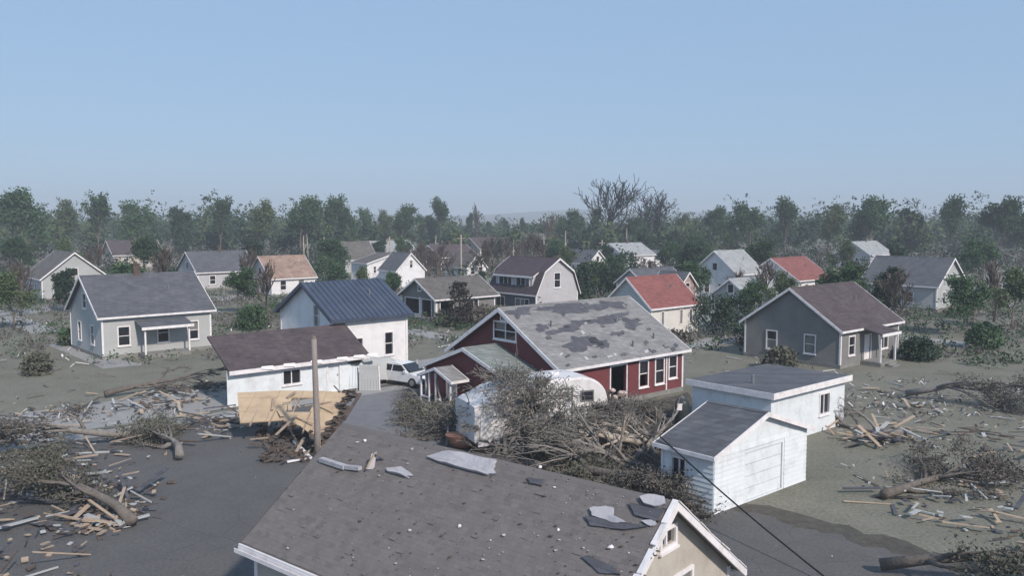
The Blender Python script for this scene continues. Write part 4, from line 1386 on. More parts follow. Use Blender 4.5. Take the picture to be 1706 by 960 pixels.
# ------------------------------------------------------------------ trees
def skeleton(seed, H, r0, n1=6, thick=0.62, spread=0.9, levels=3, up=0.25, kids=(5, 4, 3), first=0.3, lean=(0, 0), jit=0.16, ratio=(0.42, 0.68), flop=0.0):
    g = random.Random(seed)
    segs, tips = [], []

    def br(p, d, L, r, lev):
        k = 5 if lev == 0 else (4 if lev == 1 else 3)
        pts, rad = [p.copy()], [r]
        for i in range(k):
            d = (d + Vector((g.uniform(-jit, jit), g.uniform(-jit, jit), g.uniform(-jit, jit) + (up * 0.25 if lev else 0.0) - flop * lev * 0.1))).normalized()
            p = p + d * (L / k)
            pts.append(p.copy())
            rad.append(max(0.006, r * (1 - 0.82 * (i + 1) / k)))
        segs.append((pts, rad, lev))
        if lev >= levels:
            tips.append(p.copy())
            tips.append(pts[len(pts) // 2].copy())
            return
        nk = n1 if lev == 0 else kids[min(lev - 1, len(kids) - 1)]
        for c in range(nk):
            t = first + (1 - first) * (c + g.random()) / nk if lev == 0 else 0.25 + 0.75 * (c + g.random()) / nk
            t = min(t, 0.98)
            fi = t * k
            i = int(fi)
            q = pts[i].lerp(pts[i + 1], fi - i)
            rr = rad[i] + (rad[i + 1] - rad[i]) * (fi - i)
            ax = d.orthogonal().normalized()
            ax = Matrix.Rotation(g.uniform(0, 6.283), 3, d) @ ax
            an = spread * g.uniform(0.6, 1.15) * (1.0 if lev == 0 else 0.85)
            nd_ = (Matrix.Rotation(an, 3, ax) @ d).normalized()
            nd_.z += up * (1 if lev < 2 else 0.5)
            nd_.normalize()
            br(q, nd_, L * g.uniform(*ratio) * (1.15 - 0.5 * t if lev == 0 else 1), max(0.008, rr * thick), lev + 1)
        tips.append(p.copy())
    br(Vector((0, 0, -0.15)), Vector((lean[0], lean[1], 1)).normalized(), H, r0, 0)
    return segs, tips


def tubes(segs, lev0, lev1, sides=(9, 6, 4, 3, 3), rmin=0.0):
    mb = MB()
    for pts, rad, lev in segs:
        if lev0 <= lev <= lev1:
            mb.tube(pts, [max(rmin, r) for r in rad], sides[min(lev, 4)], cap=lev < 2)
    return mb


def leaves(centres, per, sigma, size, seed, flat=0.0):
    r_ = np.random.RandomState(seed)
    C = np.repeat(np.array([tuple(c) for c in centres]), per, axis=0)
    N = len(C)
    C = C + np.clip(r_.normal(0, sigma, (N, 3)), -1.5 * sigma, 1.5 * sigma) * np.array([1, 1, 0.8])
    a = r_.normal(0, 1, (N, 3))
    a /= np.linalg.norm(a, axis=1)[:, None]
    b = r_.normal(0, 1, (N, 3))
    b -= a * (a * b).sum(1)[:, None]
    b /= np.linalg.norm(b, axis=1)[:, None]
    s = size * r_.uniform(0.55, 1.35, N)[:, None]
    a, b = a * s, b * s * 0.6
    V_ = np.empty((N * 4, 3))
    V_[0::4] = C - a
    V_[1::4] = C - b * 0.9 + a * 0.1
    V_[2::4] = C + a
    V_[3::4] = C + b
    return V_


def quad_mesh(name, V_, m):
    n = len(V_) // 4
    me = bpy.data.meshes.new(name)
    me.vertices.add(len(V_))
    me.vertices.foreach_set('co', V_.astype(np.float32).ravel())
    me.loops.add(4 * n)
    me.loops.foreach_set('vertex_index', np.arange(4 * n, dtype=np.int32))
    me.polygons.add(n)
    me.polygons.foreach_set('loop_start', np.arange(0, 4 * n, 4, dtype=np.int32))
    me.materials.append(m)
    me.update(calc_edges=True)
    me.validate()
    return me


class Proto:
    def __init__(s, seed, H, r0, leafm=None, per=9, sigma=0.55, size=0.3, barkm=M_BARK, rmin=0.0, **kw):
        segs, tips = skeleton(seed, H * 0.72, r0, **kw)
        zt = max(p.z for p in tips)
        s.H = zt
        s.trunk = tubes(segs, 0, 0, rmin=rmin).mesh('trunk', barkm, True)
        s.limbs = tubes(segs, 1, 4, rmin=rmin).mesh('crown', barkm, True)
        s.leaf = quad_mesh('crown', leaves([t for t in tips if t.z > zt * 0.16], per, sigma, size, seed), leafm) if leafm else None

    def place(s, name, label, loc, h, rz=0.0, group=None, cat='tree', wide=1.0, tilt=(0, 0)):
        o = empty(name, loc, rz, label, cat, group)
        k = h / s.H
        o.scale = (k * wide, k * wide, k)
        o.rotation_euler = (tilt[0], tilt[1], rz)
        link('trunk', s.trunk, o)
        if s.leaf:
            link('branches', s.limbs, o)
            link('crown', s.leaf, o)
        else:
            link('crown', s.limbs, o)
        return o


leafy = [Proto(11, 16, 0.28, M_LEAF, 16, 0.8, 0.36, n1=8, spread=0.95, levels=3, rmin=0.03),
         Proto(12, 16, 0.30, M_LEAF2, 13, 0.9, 0.36, n1=7, spread=0.8, levels=3, up=0.4, rmin=0.03),
         Proto(13, 16, 0.26, M_LEAF, 7, 0.7, 0.36, n1=8, spread=0.7, levels=3, up=0.5, rmin=0.035),
         Proto(14, 16, 0.26, M_LEAFD, 15, 0.8, 0.38, n1=10, spread=0.75, levels=3, up=0.1, first=0.12, ratio=(0.28, 0.42), rmin=0.03)]
bare = [Proto(21, 24, 1.1, None, barkm=M_BARKK, n1=10, spread=0.72, levels=4, up=0.22, kids=(4, 4, 2), first=0.16, ratio=(0.5, 0.75), rmin=0.095, jit=0.17, thick=0.7),
        Proto(22, 22, 1.0, None, barkm=M_BARKK, n1=9, spread=0.85, levels=4, up=0.2, kids=(4, 4, 2), first=0.2, ratio=(0.5, 0.75), rmin=0.095, jit=0.19, thick=0.7),
        Proto(23, 9, 0.22, None, barkm=M_BRBARK, n1=9, spread=0.6, levels=3, up=0.3, kids=(6, 5), rmin=0.055),
        Proto(24, 9, 0.24, None, barkm=M_BRBARK, n1=8, spread=0.75, levels=3, up=0.25, kids=(6, 5), rmin=0.055)]


def tree_px(pr, x, ytop, D, label, name='leafy_tree', wide=1.0, group='trees along the horizon', rz=None, tilt=(0, 0)):
    t = atd(x, ytop, D)
    return pr.place(name, label, (t.x, D, 0), t.z, rz if rz is not None else (x * 0.37) % 6.28, group, wide=wide, tilt=tilt)


BT = 'big bare trees on the horizon'
tree_px(bare[0], 1017, 290, 240, 'tallest bare tree with wide branching crown on the horizon', 'bare_tree', 1.15, BT, 0.4)
tree_px(bare[1], 1097, 310, 250, 'second large bare tree, just right of the tallest one', 'bare_tree', 1.35, BT, 2.1)
TL = [
    (0, 499, 330, 215, 'leafy tree at the far left end of the tree line', 0.9), (1, 522, 333, 240, 'olive tree second from the left end of the tree line', 0.8),
    (2, 552, 325, 225, 'tall open-crowned tree above the tan-roofed house', 0.85), (0, 577, 345, 235, 'rounded tree right of the tall open-crowned one at left', 0.75),
    (2, 611, 346, 250, 'sparse tree above the dark grey gable at left', 0.75), (1, 640, 352, 260, 'low olive tree above the low white house', 0.8),
    (0, 669, 343, 250, 'dense rounded tree above the white gabled house', 0.85), (2, 700, 357, 290, 'small hazy tree left of the lone high tree', 0.7),
    (2, 733, 329, 270, 'lone high open tree rising left of the utility pole', 0.75), (3, 722, 362, 280, 'dark bushy tree at the foot of the lone high tree', 0.9),
    (3, 781, 358, 300, 'narrow dark conifer-like tree beside the thin snag', 0.5), (3, 812, 371, 330, 'small dark tree left of the horizon gap', 0.7),
    (3, 842, 366, 340, 'thin dark tree in the horizon gap', 0.4), (3, 873, 366, 300, 'narrow rounded tree above the gambrel ridge', 0.55),
    (0, 945, 362, 270, 'low tree left of the tallest bare tree', 0.8), (0, 965, 351, 260, 'rounded green tree closest to the left of the tallest bare tree', 0.8),
    (2, 992, 345, 270, 'thin leafy tree under the left limbs of the tallest bare tree', 0.6), (0, 1055, 362, 250, 'dark tree between the two large bare trees', 0.9),
    (1, 1140, 357, 260, 'squarish tree right of the second bare tree', 0.75), (0, 1166, 366, 270, 'small tree between the squarish and the tall right tree', 0.6),
    (0, 1190, 346, 235, 'tall full tree near the right of the tree line', 0.8),
    (3, 1075, 385, 205, 'dark green tree above the long white house', 1.1), (3, 1125, 388, 200, 'dark green tree above the small white house at right', 1.1),
    (0, 1165, 392, 180, 'broad dark tree behind the tall white house', 1.1), (3, 1040, 392, 230, 'dark tree behind the long white house ridge', 0.9),
]
for i, x, y, D, lab, w in TL:
    tree_px(leafy[i], x, y, D, lab, 'leafy_tree', w)
SIDE = [(0, 20, 318, 190, 'leafy tree at the left edge of the picture', 1.0), (1, 95, 335, 220, 'olive tree second from the left edge', 0.9), (2, 160, 322, 210, 'open tree third from the left edge', 0.8),
        (0, 235, 338, 215, 'rounded tree behind the tan house at far left', 0.9), (3, 300, 350, 230, 'dark tree behind the pale brick house', 0.9), (2, 365, 328, 220, 'tall thin tree left of the white house', 0.8),
        (1, 430, 336, 215, 'olive tree above the lean-to roof', 0.9), (0, 1250, 340, 210, 'full tree right of the hedge', 0.9), (2, 1310, 328, 220, 'open tree above the white house with red roof', 0.8),
        (1, 1380, 342, 215, 'olive tree between the two right-hand far houses', 0.9), (0, 1450, 330, 200, 'broad tree above the pale far house', 1.0), (3, 1520, 352, 220, 'dark tree left of the grey gabled house', 0.9),
        (2, 1590, 325, 205, 'open tree above the grey gabled house', 0.8), (0, 1665, 332, 195, 'leafy tree at the right edge of the picture', 1.0)]
for i, x, y, D, lab, w in SIDE:
    tree_px(leafy[i], x, y, D, lab, 'leafy_tree', w)
SN = 'stripped trees between the houses'
BARE = [(792, 337, 260, 'thin leaning snag with tufted top in the middle of the horizon', 0.35), (912, 352, 240, 'bare snag with raised arms right of the gambrel roof', 0.6),
        (700, 400, 150, 'bare brown tree right of the white gabled house', 0.9), (716, 405, 158, 'bare brown tree second from the white gabled house', 0.9),
        (735, 400, 165, 'bare brown tree above the bungalow roof', 0.9), (752, 412, 175, 'short bare tree left of the utility pole', 0.9),
        (805, 396, 165, 'bare tree left of the gambrel house', 0.9), (822, 390, 175, 'bare tree rising over the left end of the gambrel ridge', 0.8),
        (842, 392, 170, 'bare tree over the middle of the gambrel ridge', 0.9), (862, 395, 185, 'small bare tree over the gambrel ridge', 0.9),
        (885, 385, 180, 'bare tree over the right end of the gambrel ridge', 0.9), (905, 392, 165, 'bare tree right behind the gambrel gable', 0.9),
        (692, 415, 140, 'low bare tree touching the white gabled house', 1.1), (708, 418, 146, 'low brown bare tree behind the bungalow porch', 1.1), (726, 416, 150, 'low spreading bare tree over the bungalow roof', 1.2),
        (744, 420, 143, 'low bare tree over the right half of the bungalow', 1.1), (784, 412, 160, 'bare tree right of the utility pole', 1.0), (798, 418, 150, 'low bare tree hiding the left gambrel corner', 1.1),
        (815, 408, 158, 'brown bare tree just left of the gambrel ridge', 1.1), (852, 405, 190, 'brown bare tree behind the middle of the gambrel', 1.1), (872, 400, 200, 'brown bare tree behind the gambrel dormer end', 1.1),
        (895, 402, 195, 'brown bare tree behind the gambrel peak', 1.1), (918, 405, 180, 'brown bare tree beside the gambrel peak', 1.1), (660, 412, 200, 'brown bare tree behind the white gabled house', 1.0),
        (930, 388, 190, 'bare tree with thin crown right of the gambrel gable', 0.8), (680, 408, 185, 'small bare tree above the white gabled house', 0.8)]
for k, (x, y, D, lab, w) in enumerate(BARE):
    tree_px(bare[2 + k % 2], x, y, D, lab, 'bare_tree', w * 1.1, SN)

# far-off wood behind everything: two masses of different green
for nm, m_, lab, sd_, N_ in (('distant_wood', M_LEAFD, 'far-off belt of dark woodland along the horizon', 5, 620), ('distant_copse', M_LEAF2, 'far-off lighter green copses along the horizon', 6, 420)):
    r_ = np.random.RandomState(sd_)
    cen = []
    for k in range(N_):
        D = r_.uniform(215, 470)
        x = r_.uniform(-0.66, 0.66) * D
        h = r_.uniform(5.5, 11) * (1.2 if abs(x) > 70 else 0.85) * (1.45 if r_.rand() < 0.16 else 1.0)
        rad = h * r_.uniform(0.2, 0.42)
        for q in range(int(r_.uniform(26, 44))):
            a = r_.normal(0, 1, 3)
            a /= np.linalg.norm(a)
            rr = rad * r_.uniform(0.3, 1.0)
            cen.append((x + a[0] * rr, D + a[1] * rr, max(0.5, h * 0.55 + a[2] * rr * 1.5)))
    V_ = leaves(cen, 6, 0.6, 0.5, 77 + sd_)
    tag(link(nm, quad_mesh(nm, V_, m_)), lab, 'woodland', kind='stuff')

# shrubs and hedges: dome of leaves with a short stem
def shrub(name, label, loc, w, h, m, seed, size=0.16, n=900, cat='shrub', col=1.0, group=None):
    g_ = np.random.RandomState(seed)
    o = empty(name, loc, 0, label, cat, group)
    c = []
    for k in range(n // 6):
        a = g_.uniform(0, 6.283)
        zz = g_.uniform(0.05, 1)
        rr = w / 2 * math.sqrt(max(0.02, 1 - (zz - 0.35) ** 2 * 1.9)) * g_.uniform(0.55, 1.0)
        c.append((math.cos(a) * rr * g_.uniform(0.8, 1.1), math.sin(a) * rr, zz * h))
    link('crown', quad_mesh('crown', leaves(c, 6, w * 0.07, size, seed), m), o)
    mb_ = MB()
    g2 = random.Random(seed)
    for k in range(5):
        a = g2.uniform(0, 6.28)
        mb_.tube([(0, 0, -0.05), (math.cos(a) * w * 0.12, math.sin(a) * w * 0.12, h * 0.4), (math.cos(a) * w * 0.28, math.sin(a) * w * 0.28, h * 0.8)], [0.07, 0.045, 0.015], 5)
    mb_.build('stem', M_BARKD, o)
    return o


SH = [(950, 500, 108, 1.9, 4.6, M_LEAFD, 'dark pointed shrub right against the gambrel gable'), (972, 500, 112, 2.4, 4.9, M_LEAFD, 'dark evergreen shrub second from the gambrel gable'),
      (1000, 492, 122, 4.6, 4.6, M_LEAF, 'bright green bush left of the red-roofed house'), (1022, 480, 135, 5.0, 4.8, M_LEAF, 'green bush between the red-roofed house and the far white houses'),
      (1045, 462, 150, 4.5, 4.6, M_LEAFD, 'dark green bush in front of the long white house'), (985, 470, 140, 4.0, 3.4, M_LEAF2, 'olive bush below the small-windowed white house'),
      (1190, 548, 80, 5.2, 3.6, M_LEAFD, 'large dark hedge right of the red-roofed house'), (1225, 548, 82, 5.0, 3.4, M_LEAFD, 'second dark hedge bush right of the large one'),
      (766, 530, 86, 2.6, 4.3, M_BARKD, 'dark round-headed small tree in front of the bungalow'), (790, 545, 88, 4.6, 1.7, M_LEAFB, 'low brown bush in front of the bungalow'),
      (750, 548, 87, 3.6, 1.4, M_LEAFG, 'low grey-green bush left of the brown one'), (560, 447, 128, 4.0, 3.6, M_LEAF, 'green bush left of the low white house'),
      (545, 440, 135, 5.0, 4.6, M_LEAF, 'taller green bush behind the blue metal roof'), (1120, 552, 76, 3.5, 0.7, M_LEAFB, 'low dark planting at the foot of the red-roofed house'),
      (1150, 470, 120, 4.5, 4.2, M_LEAFD, 'dark bush behind the pinkish gabled house'), (1140, 440, 150, 6.0, 4.5, M_LEAFD, 'dark thicket above the slate-grey roof'),
      (60, 600, 60, 2.0, 1.4, M_LEAFG, 'grey-green bush at the left edge of the lawn'), (250, 575, 70, 2.6, 1.6, M_LEAFD, 'dark bush right of the large grey house'), (120, 560, 74, 2.2, 1.3, M_LEAF, 'green bush left of the large grey house'),
      (420, 520, 84, 3.0, 2.2, M_LEAF, 'green bush behind the lean-to roof'), (1300, 600, 62, 2.4, 1.5, M_LEAFG, 'grey-green bush left of the taupe house'), (1530, 580, 66, 2.6, 1.6, M_LEAFD, 'dark bush right of the taupe house'),
      (1640, 560, 72, 3.0, 2.0, M_LEAF, 'green bush at the right edge of the lawn'), (1260, 560, 74, 3.6, 2.4, M_LEAFD, 'dark bush below the hedge at right'),
      (830, 528, 93, 3.0, 1.2, M_LEAFG, 'low shrub at the left foot of the gambrel house')]
for k, (x, y, D, w, h, m, lab) in enumerate(SH):
    p = atd(x, y, D)
    shrub('shrub', lab, (p.x, D, 0), w, h, m, 200 + k, size=0.2 if D > 100 else 0.15, n=1500, group='shrubs between the houses')

MORE = [(2, 30, 430, 95, 'bare tree in front of the grey house at the left edge', 0.9), (3, 150, 400, 130, 'bare tree right of the grey house at the left edge', 0.9), (2, 275, 405, 110, 'bare tree left of the pale brick house', 0.9),
        (3, 405, 410, 120, 'bare tree right of the pale brick house', 0.9), (2, 445, 432, 90, 'bare tree just left of the blue-roofed house', 0.8), (3, 1270, 430, 95, 'bare tree left of the white house with red roof', 0.9),
        (2, 1420, 425, 105, 'bare tree right of the white house with red roof', 0.9), (3, 1500, 440, 80, 'bare tree behind the taupe house', 0.9), (2, 1660, 430, 90, 'bare tree at the right edge in front of the tree line', 0.9),
        (3, 1230, 445, 105, 'bare tree behind the dark hedge', 0.8)]
for i, x, y, D, lab, w in MORE:
    tree_px(bare[i], x, y, D, lab, 'bare_tree', w * 1.1, 'stripped trees in the outer yards')
MID = [(0, 560, 398, 150, 'green tree between the tan roof and the low white house', 1.2), (1, 590, 405, 175, 'olive tree behind the dark grey gable', 1.1), (3, 630, 402, 185, 'dark tree behind the low white house roof', 1.2),
       (0, 676, 398, 190, 'green tree behind the white gabled house peak', 1.1), (1, 760, 405, 190, 'olive tree left beyond the utility pole', 1.1), (3, 830, 402, 205, 'dark tree beyond the gambrel ridge', 1.1),
       (0, 925, 400, 175, 'green tree beyond the gambrel gable', 1.1), (1, 945, 412, 150, 'olive tree left of the small-windowed white house', 1.1), (3, 1012, 410, 165, 'dark tree between the two white far houses', 0.9),
       (0, 1110, 405, 160, 'full green tree above the slate-grey roof', 1.2), (3, 1150, 408, 145, 'dark full tree behind the pinkish gabled house', 1.2), (0, 1178, 415, 135, 'green tree left of the tall white house', 1.0),
       (0, 1168, 438, 108, 'full green tree beside the hedge behind the pinkish house', 1.3), (3, 1022, 440, 118, 'dark green tree left behind the red-roofed house', 1.0), (1, 985, 448, 118, 'olive tree left of the dark tree by the red-roofed house', 1.1),
       (0, 655, 455, 104, 'green tree between blue roof and bungalow', 1.0), (3, 800, 455, 112, 'dark tree between bungalow and gambrel house', 0.9), (1, 612, 445, 112, 'olive tree behind the blue metal roof', 1.0),
       (1, 1135, 418, 170, 'olive tree over the small white house at right', 1.1), (3, 1205, 500, 84, 'small dark tree in the hedge at right', 1.2)]
for i, x, y, D, lab, w in MID:
    tree_px(leafy[i], x, y, D, lab, 'leafy_tree', w, 'yard trees between the houses')
SIDE3 = [(0, 215, 440, 92, 'green tree right behind the large grey house', 1.2), (1, 20, 455, 84, 'olive tree on the lawn at the left edge', 1.2), (3, 300, 452, 96, 'dark tree in front of the pale brick house', 1.1), (0, 395, 448, 98, 'green tree left of the blue metal roof', 1.1),
         (1, 1300, 455, 92, 'olive tree in front of the white house with red roof', 1.1), (0, 1395, 440, 88, 'green tree behind the taupe house ridge', 1.2), (3, 1475, 450, 90, 'dark tree right behind the taupe house', 1.2), (0, 1625, 462, 80, 'green tree on the lawn at right', 1.2),
         (1, 1690, 450, 84, 'olive tree at the far right edge of the lawn', 1.2), (3, 105, 452, 100, 'dark tree left behind the large grey house', 1.1), (0, 1245, 470, 84, 'green tree in line with the hedge at right', 1.0)]
for i, x, y, D, lab, w in SIDE3:
    tree_px(leafy[i], x, y, D, lab, 'leafy_tree', w, 'yard trees at the sides')
SIDE2 = [(0, 240, 395, 140, 'leafy tree behind the large grey house', 1.1), (1, 120, 400, 150, 'olive tree between the two left-edge houses', 1.1), (3, 420, 402, 150, 'dark tree left behind the blue roof', 1.0),
         (0, 1260, 400, 140, 'leafy tree behind the hedge at right', 1.1), (1, 1400, 402, 145, 'olive tree right behind the white house with red roof', 1.1), (3, 1500, 405, 140, 'dark tree left behind the grey gabled house', 1.1),
         (0, 1640, 400, 130, 'leafy tree behind the grey gabled house', 1.1), (0, 20, 395, 150, 'leafy tree behind the left-edge gable', 1.1)]
for i, x, y, D, lab, w in SIDE2:
    tree_px(leafy[i], x, y, D, lab, 'leafy_tree', w, 'yard trees at the sides')

# undergrowth between the far houses
r_ = np.random.RandomState(15)
for nm, m_, lab, N_, col in (('undergrowth', M_LEAFB, 'brown storm-torn undergrowth between the far houses', 330, 0), ('green_undergrowth', M_LEAFD, 'dark green undergrowth between the far houses', 300, 1)):
    cen = []
    for k in range(N_):
        D = r_.uniform(138, 265)
        x = r_.uniform(-0.62, 0.62) * D
        if any(abs(x - a_) < b_ and abs(D - c_) < b_ for a_, c_, b_ in HOUSE_SPOTS):
            continue
        h = r_.uniform(1.2, 4.2)
        for q in range(12):
            cen.append((x + r_.normal(0, 1.3), D + r_.normal(0, 1.3), abs(r_.normal(0.5, 0.28)) * h))
    tag(link(nm, quad_mesh(nm, leaves(cen, 8, 0.4, 0.28, 30 + col), m_)), lab, 'undergrowth', kind='stuff')

for k, (x, y, L_, rz_) in enumerate(((150, 590, 16, GA + R(90)), (1480, 560, 14, GA + R(90)), (700, 555, 14, GA + R(90)), (1160, 575, 15, GA), (40, 540, 18, GA + R(90)), (1330, 540, 15, GA + R(90)))):
    c = atz(x, y)
    d_ = Vector((math.cos(rz_), math.sin(rz_), 0)) * L_ / 2
    strip('driveway', c - d_, c + d_, 2.6, 0.009 + 0.001 * k, M_STREET)

# ragged low growth and leaf litter in the nearer yards
FOOT = HOUSE_SPOTS + [(c_.x + 0.75 * a_ / 2 - 0.66 * b_ / 2, c_.y + 0.66 * a_ / 2 + 0.75 * b_ / 2, 5.6) for c_, a_, b_ in ((gc, 6.6, 8), (bc, 8, 6.6), (hc, 6.7, 5.5), (ic, 8.2, 4.9), (jc, 3.2, 4), (wc, 5.85, 7.5))]
FOOT += [(h_.location.x + 0.05 * 8.5, h_.location.y + 0.70 * 8.5, 7.5) for h_ in (h1[0], h2[0])]
r_ = np.random.RandomState(25)
for nm, m_, lab, N_, col in (('yard_growth', M_LEAF, 'ragged green growth in the yards between the houses', 420, 0), ('yard_brush', M_LEAFB, 'ragged brown brush in the yards between the houses', 420, 1)):
    cen = []
    for k in range(N_):
        D = 62 + 80 * r_.rand() ** 0.8
        x = r_.uniform(-0.62, 0.62) * D
        if any((x - a_) ** 2 + (D - c_) ** 2 < b_ ** 2 for a_, c_, b_ in FOOT):
            continue
        if abs((x + 2) * GV.x + (D - 66) * GV.y) < 4.5:
            continue
        h = r_.uniform(0.25, 1.6) * (1.5 if r_.rand() < 0.12 else 1)
        sp_ = r_.uniform(0.5, 2.2)
        for q in range(int(r_.uniform(5, 16))):
            cen.append((x + r_.normal(0, sp_), D + r_.normal(0, sp_), abs(r_.normal(0.3, 0.3)) * h))
    tag(link(nm, quad_mesh(nm, leaves(cen, 12, 0.24, 0.12, 60 + col), m_)), lab, 'undergrowth', kind='stuff')

# planks, twigs and torn insulation thrown over the yards
g = random.Random(81)
ms = [MB(), MB(), MB()]
for k in range(2600):
    if k % 30 == 0:
        dc = 46 + 95 * g.random() ** 1.5
        xc = g.uniform(-0.62, 0.62) * dc
        sp2 = g.uniform(0.5, 2.6)
    D = dc + g.gauss(0, sp2) if k % 5 else 44 + 100 * g.random() ** 1.5
    x = xc + g.gauss(0, sp2 * 1.5) if k % 5 else g.uniform(-0.62, 0.62) * D
    if abs(x) < 12 and D < 58:
        continue
    a = g.uniform(0, 6.28)
    L = g.uniform(0.08, 0.3) if k % 5 else g.uniform(0.3, 1.4)
    c = Vector((x, D, 0.03))
    e = Vector((math.cos(a) * L, math.sin(a) * L, g.uniform(0, 0.25)))
    ms[0 if k % 9 == 0 else (1 if k % 3 else 2)].beam(c, c + e, g.uniform(0.03, 0.14), g.uniform(0.02, 0.05))
for mb_, nm, m_, lab in zip(ms, ('white_yard_litter', 'brown_yard_litter', 'grey_yard_litter'), (M_WHITEP, M_TWIG, M_SHEET), ('white splinters thrown over the lawns', 'brown sticks thrown over the lawns', 'grey board scraps thrown over the lawns')):
    tag(mb_.build(nm, m_), lab, 'debris', kind='stuff')

# ------------------------------------------------------------------ utility poles and snapped trunks far off
for k, (x, yt, D, lab) in enumerate([(768, 391, 150, 'tall utility pole right of the bungalow gable'), (649, 394, 170, 'pale utility pole behind the white gabled house'), (1003, 400, 175, 'thin pale pole left of the long white house')]):
    t = atd(x, yt, D)
    o = empty('utility_pole', (t.x, D, 0), GA, lab, 'pole', 'utility poles')
    MB().tube([(0, 0, 0), (0, 0, t.z)], [0.17, 0.12], 8).build('shaft', M_PALEW, o)
    MB().box(-0.9, 0.9, -0.06, 0.06, t.z - 0.7, t.z - 0.56).build('crossarm', M_POLE, o)
g = random.Random(41)
for k, (x, yt, D, lab) in enumerate([(506, 392, 190, 'pale snapped trunk at the far left among trees'), (513, 391, 195, 'pale snapped trunk second from the far left'), (542, 394, 190, 'pale snapped trunk above the tan torn roof'),
                                     (643, 398, 175, 'short pale trunk just left of the pale utility pole'), (736, 388, 220, 'pale snapped trunk under the lone high tree'), (725, 392, 205, 'short pale trunk left of the one under the lone high tree'),
                                     (855, 400, 190, 'leaning pale trunk above the gambrel ridge'), (907, 392, 190, 'pale snapped trunk right of the gambrel ridge'), (941, 384, 200, 'pale snapped trunk left of the far white houses'),
                                     (1044, 380, 230, 'pale split trunk between the big bare trees'), (1152, 392, 185, 'pale pole-like trunk among dark trees at right')]):
    t = atd(x, yt, D)
    dx = g.uniform(-0.5, 0.5)
    o = MB().tube([(0, 0, 0), (dx * 0.4, 0, t.z * 0.5), (dx, 0.1, t.z)], [0.17, 0.14, 0.05], 8).tube([(dx * 0.4, 0, t.z * 0.5), (dx * 0.4 + 0.6, 0.2, t.z * 0.72)], [0.1, 0.02], 5).build('snapped_trunk', M_PALEW, None, True)
    o.location = (t.x, D, 0)
    tag(o, lab, 'trunk', 'snapped trunks')

# ------------------------------------------------------------------ fallen trees in the foreground
def fallen(name, label, base, tip, H, r0, seed, leafm, barkm, per, sigma, size, spread=0.8, levels=4, root=False, zmax=2.0, **kw):
    """a whole tree lying from base towards tip; the crown keeps its own depth"""
    segs, tips = skeleton(seed, H, r0, spread=spread, levels=levels, **kw)
    base, tip = Vector(base), Vector(tip)
    d = (tip - base).normalized()
    q = Vector((0, 0, 1)).rotation_difference(d).to_matrix()

    def tr(p):
        w = q @ p + base
        z = w.z if w.z > 0.05 else 0.05 + abs(w.z) * 0.12
        return Vector((w.x, w.y, max(0.03, zmax * (1 - math.exp(-z / zmax)))))
    o = empty(name, (base.x, base.y, 0), 0, label, 'tree', 'storm-felled trees')
    off = Vector((base.x, base.y, 0))
    sg = [([tr(p) - off for p in pts], rad, lev) for pts, rad, lev in segs]
    tubes(sg, 0, 0).build('trunk', barkm, o, True)
    tubes(sg, 1, 4, rmin=0.014).build('branches', barkm if leafm is None else M_LIMB if barkm is M_LIMB else M_BARK, o, True)
    if leafm:
        link('crown', quad_mesh('crown', leaves([tr(t) - off for t in tips], per, sigma, size, seed), leafm), o)
    if root:                             # upended disc of soil with roots
        g_ = random.Random(seed + 1)
        dsc = MB()
        ring = []
        for lay, (rr_, dx_) in enumerate(((0.25, -0.3), (0.8, -0.22), (1.05, 0.0), (0.75, 0.2), (0.2, 0.28))):
            for j in range(14):
                a = 6.283 * j / 14
                q_ = rr_ * g_.uniform(0.75, 1.25)
                ring.append((0.25 + dx_ + g_.uniform(-0.08, 0.08), math.cos(a) * q_ * 0.9, max(0.02, 0.75 + math.sin(a) * q_)))
        ff_ = [tuple(range(13, -1, -1)), tuple(range(56, 70))]
        for lay in range(4):
            for j in range(14):
                ff_.append((lay * 14 + j, lay * 14 + (j + 1) % 14, lay * 14 + 14 + (j + 1) % 14, lay * 14 + 14 + j))
        dsc.add(ring, ff_).build('root_plate', M_DIRT, o)
        rt = MB()
        for k in range(22):
            a = g_.uniform(0, 6.28)
            p0 = Vector((0.3, 0, 0.75))
            pts_ = [p0]
            dd = Vector((g_.uniform(-0.3, 0.5), math.cos(a), math.sin(a)))
            for q_ in range(4):
                dd = (dd + Vector((g_.uniform(-.35, .35), g_.uniform(-.35, .35), g_.uniform(-.4, .3)))).normalized()
                p0 = p0 + dd * g_.uniform(0.2, 0.42)
                pts_.append(Vector((p0.x, p0.y, max(0.03, p0.z))))
            r1_ = g_.uniform(0.03, 0.08)
            rt.tube(pts_, [r1_, r1_ * 0.8, r1_ * 0.6, r1_ * 0.35, 0.008], 5)
        rt.build('roots', M_PALEW, o, True)
    if root:                             # torn pale root end: splintered slabs fanning out
        g_ = random.Random(seed)
        for k in range(16):
            a = g_.uniform(0, 6.28)
            L = g_.uniform(0.4, 1.5)
            e = Vector((math.cos(a), math.sin(a) * 0.7, g_.uniform(-0.1, 1.0))).normalized() * L
            p0 = Vector((g_.uniform(-0.4, 0.4), g_.uniform(-0.4, 0.4), g_.uniform(0.1, 0.5)))
            e.z = max(e.z, 0.05 - p0.z)
            side = Vector((-e.y, e.x, 0.3)).normalized() * g_.uniform(0.05, 0.16)
            MB().solid([p0 - side, p0 + side, p0 + e * 0.6 + side * 0.8, p0 + e + side * 0.1, p0 + e * 0.55 - side * 0.7], (0.03, 0.05, 0.02)).build('torn_root', M_PALEW, o)
    return o


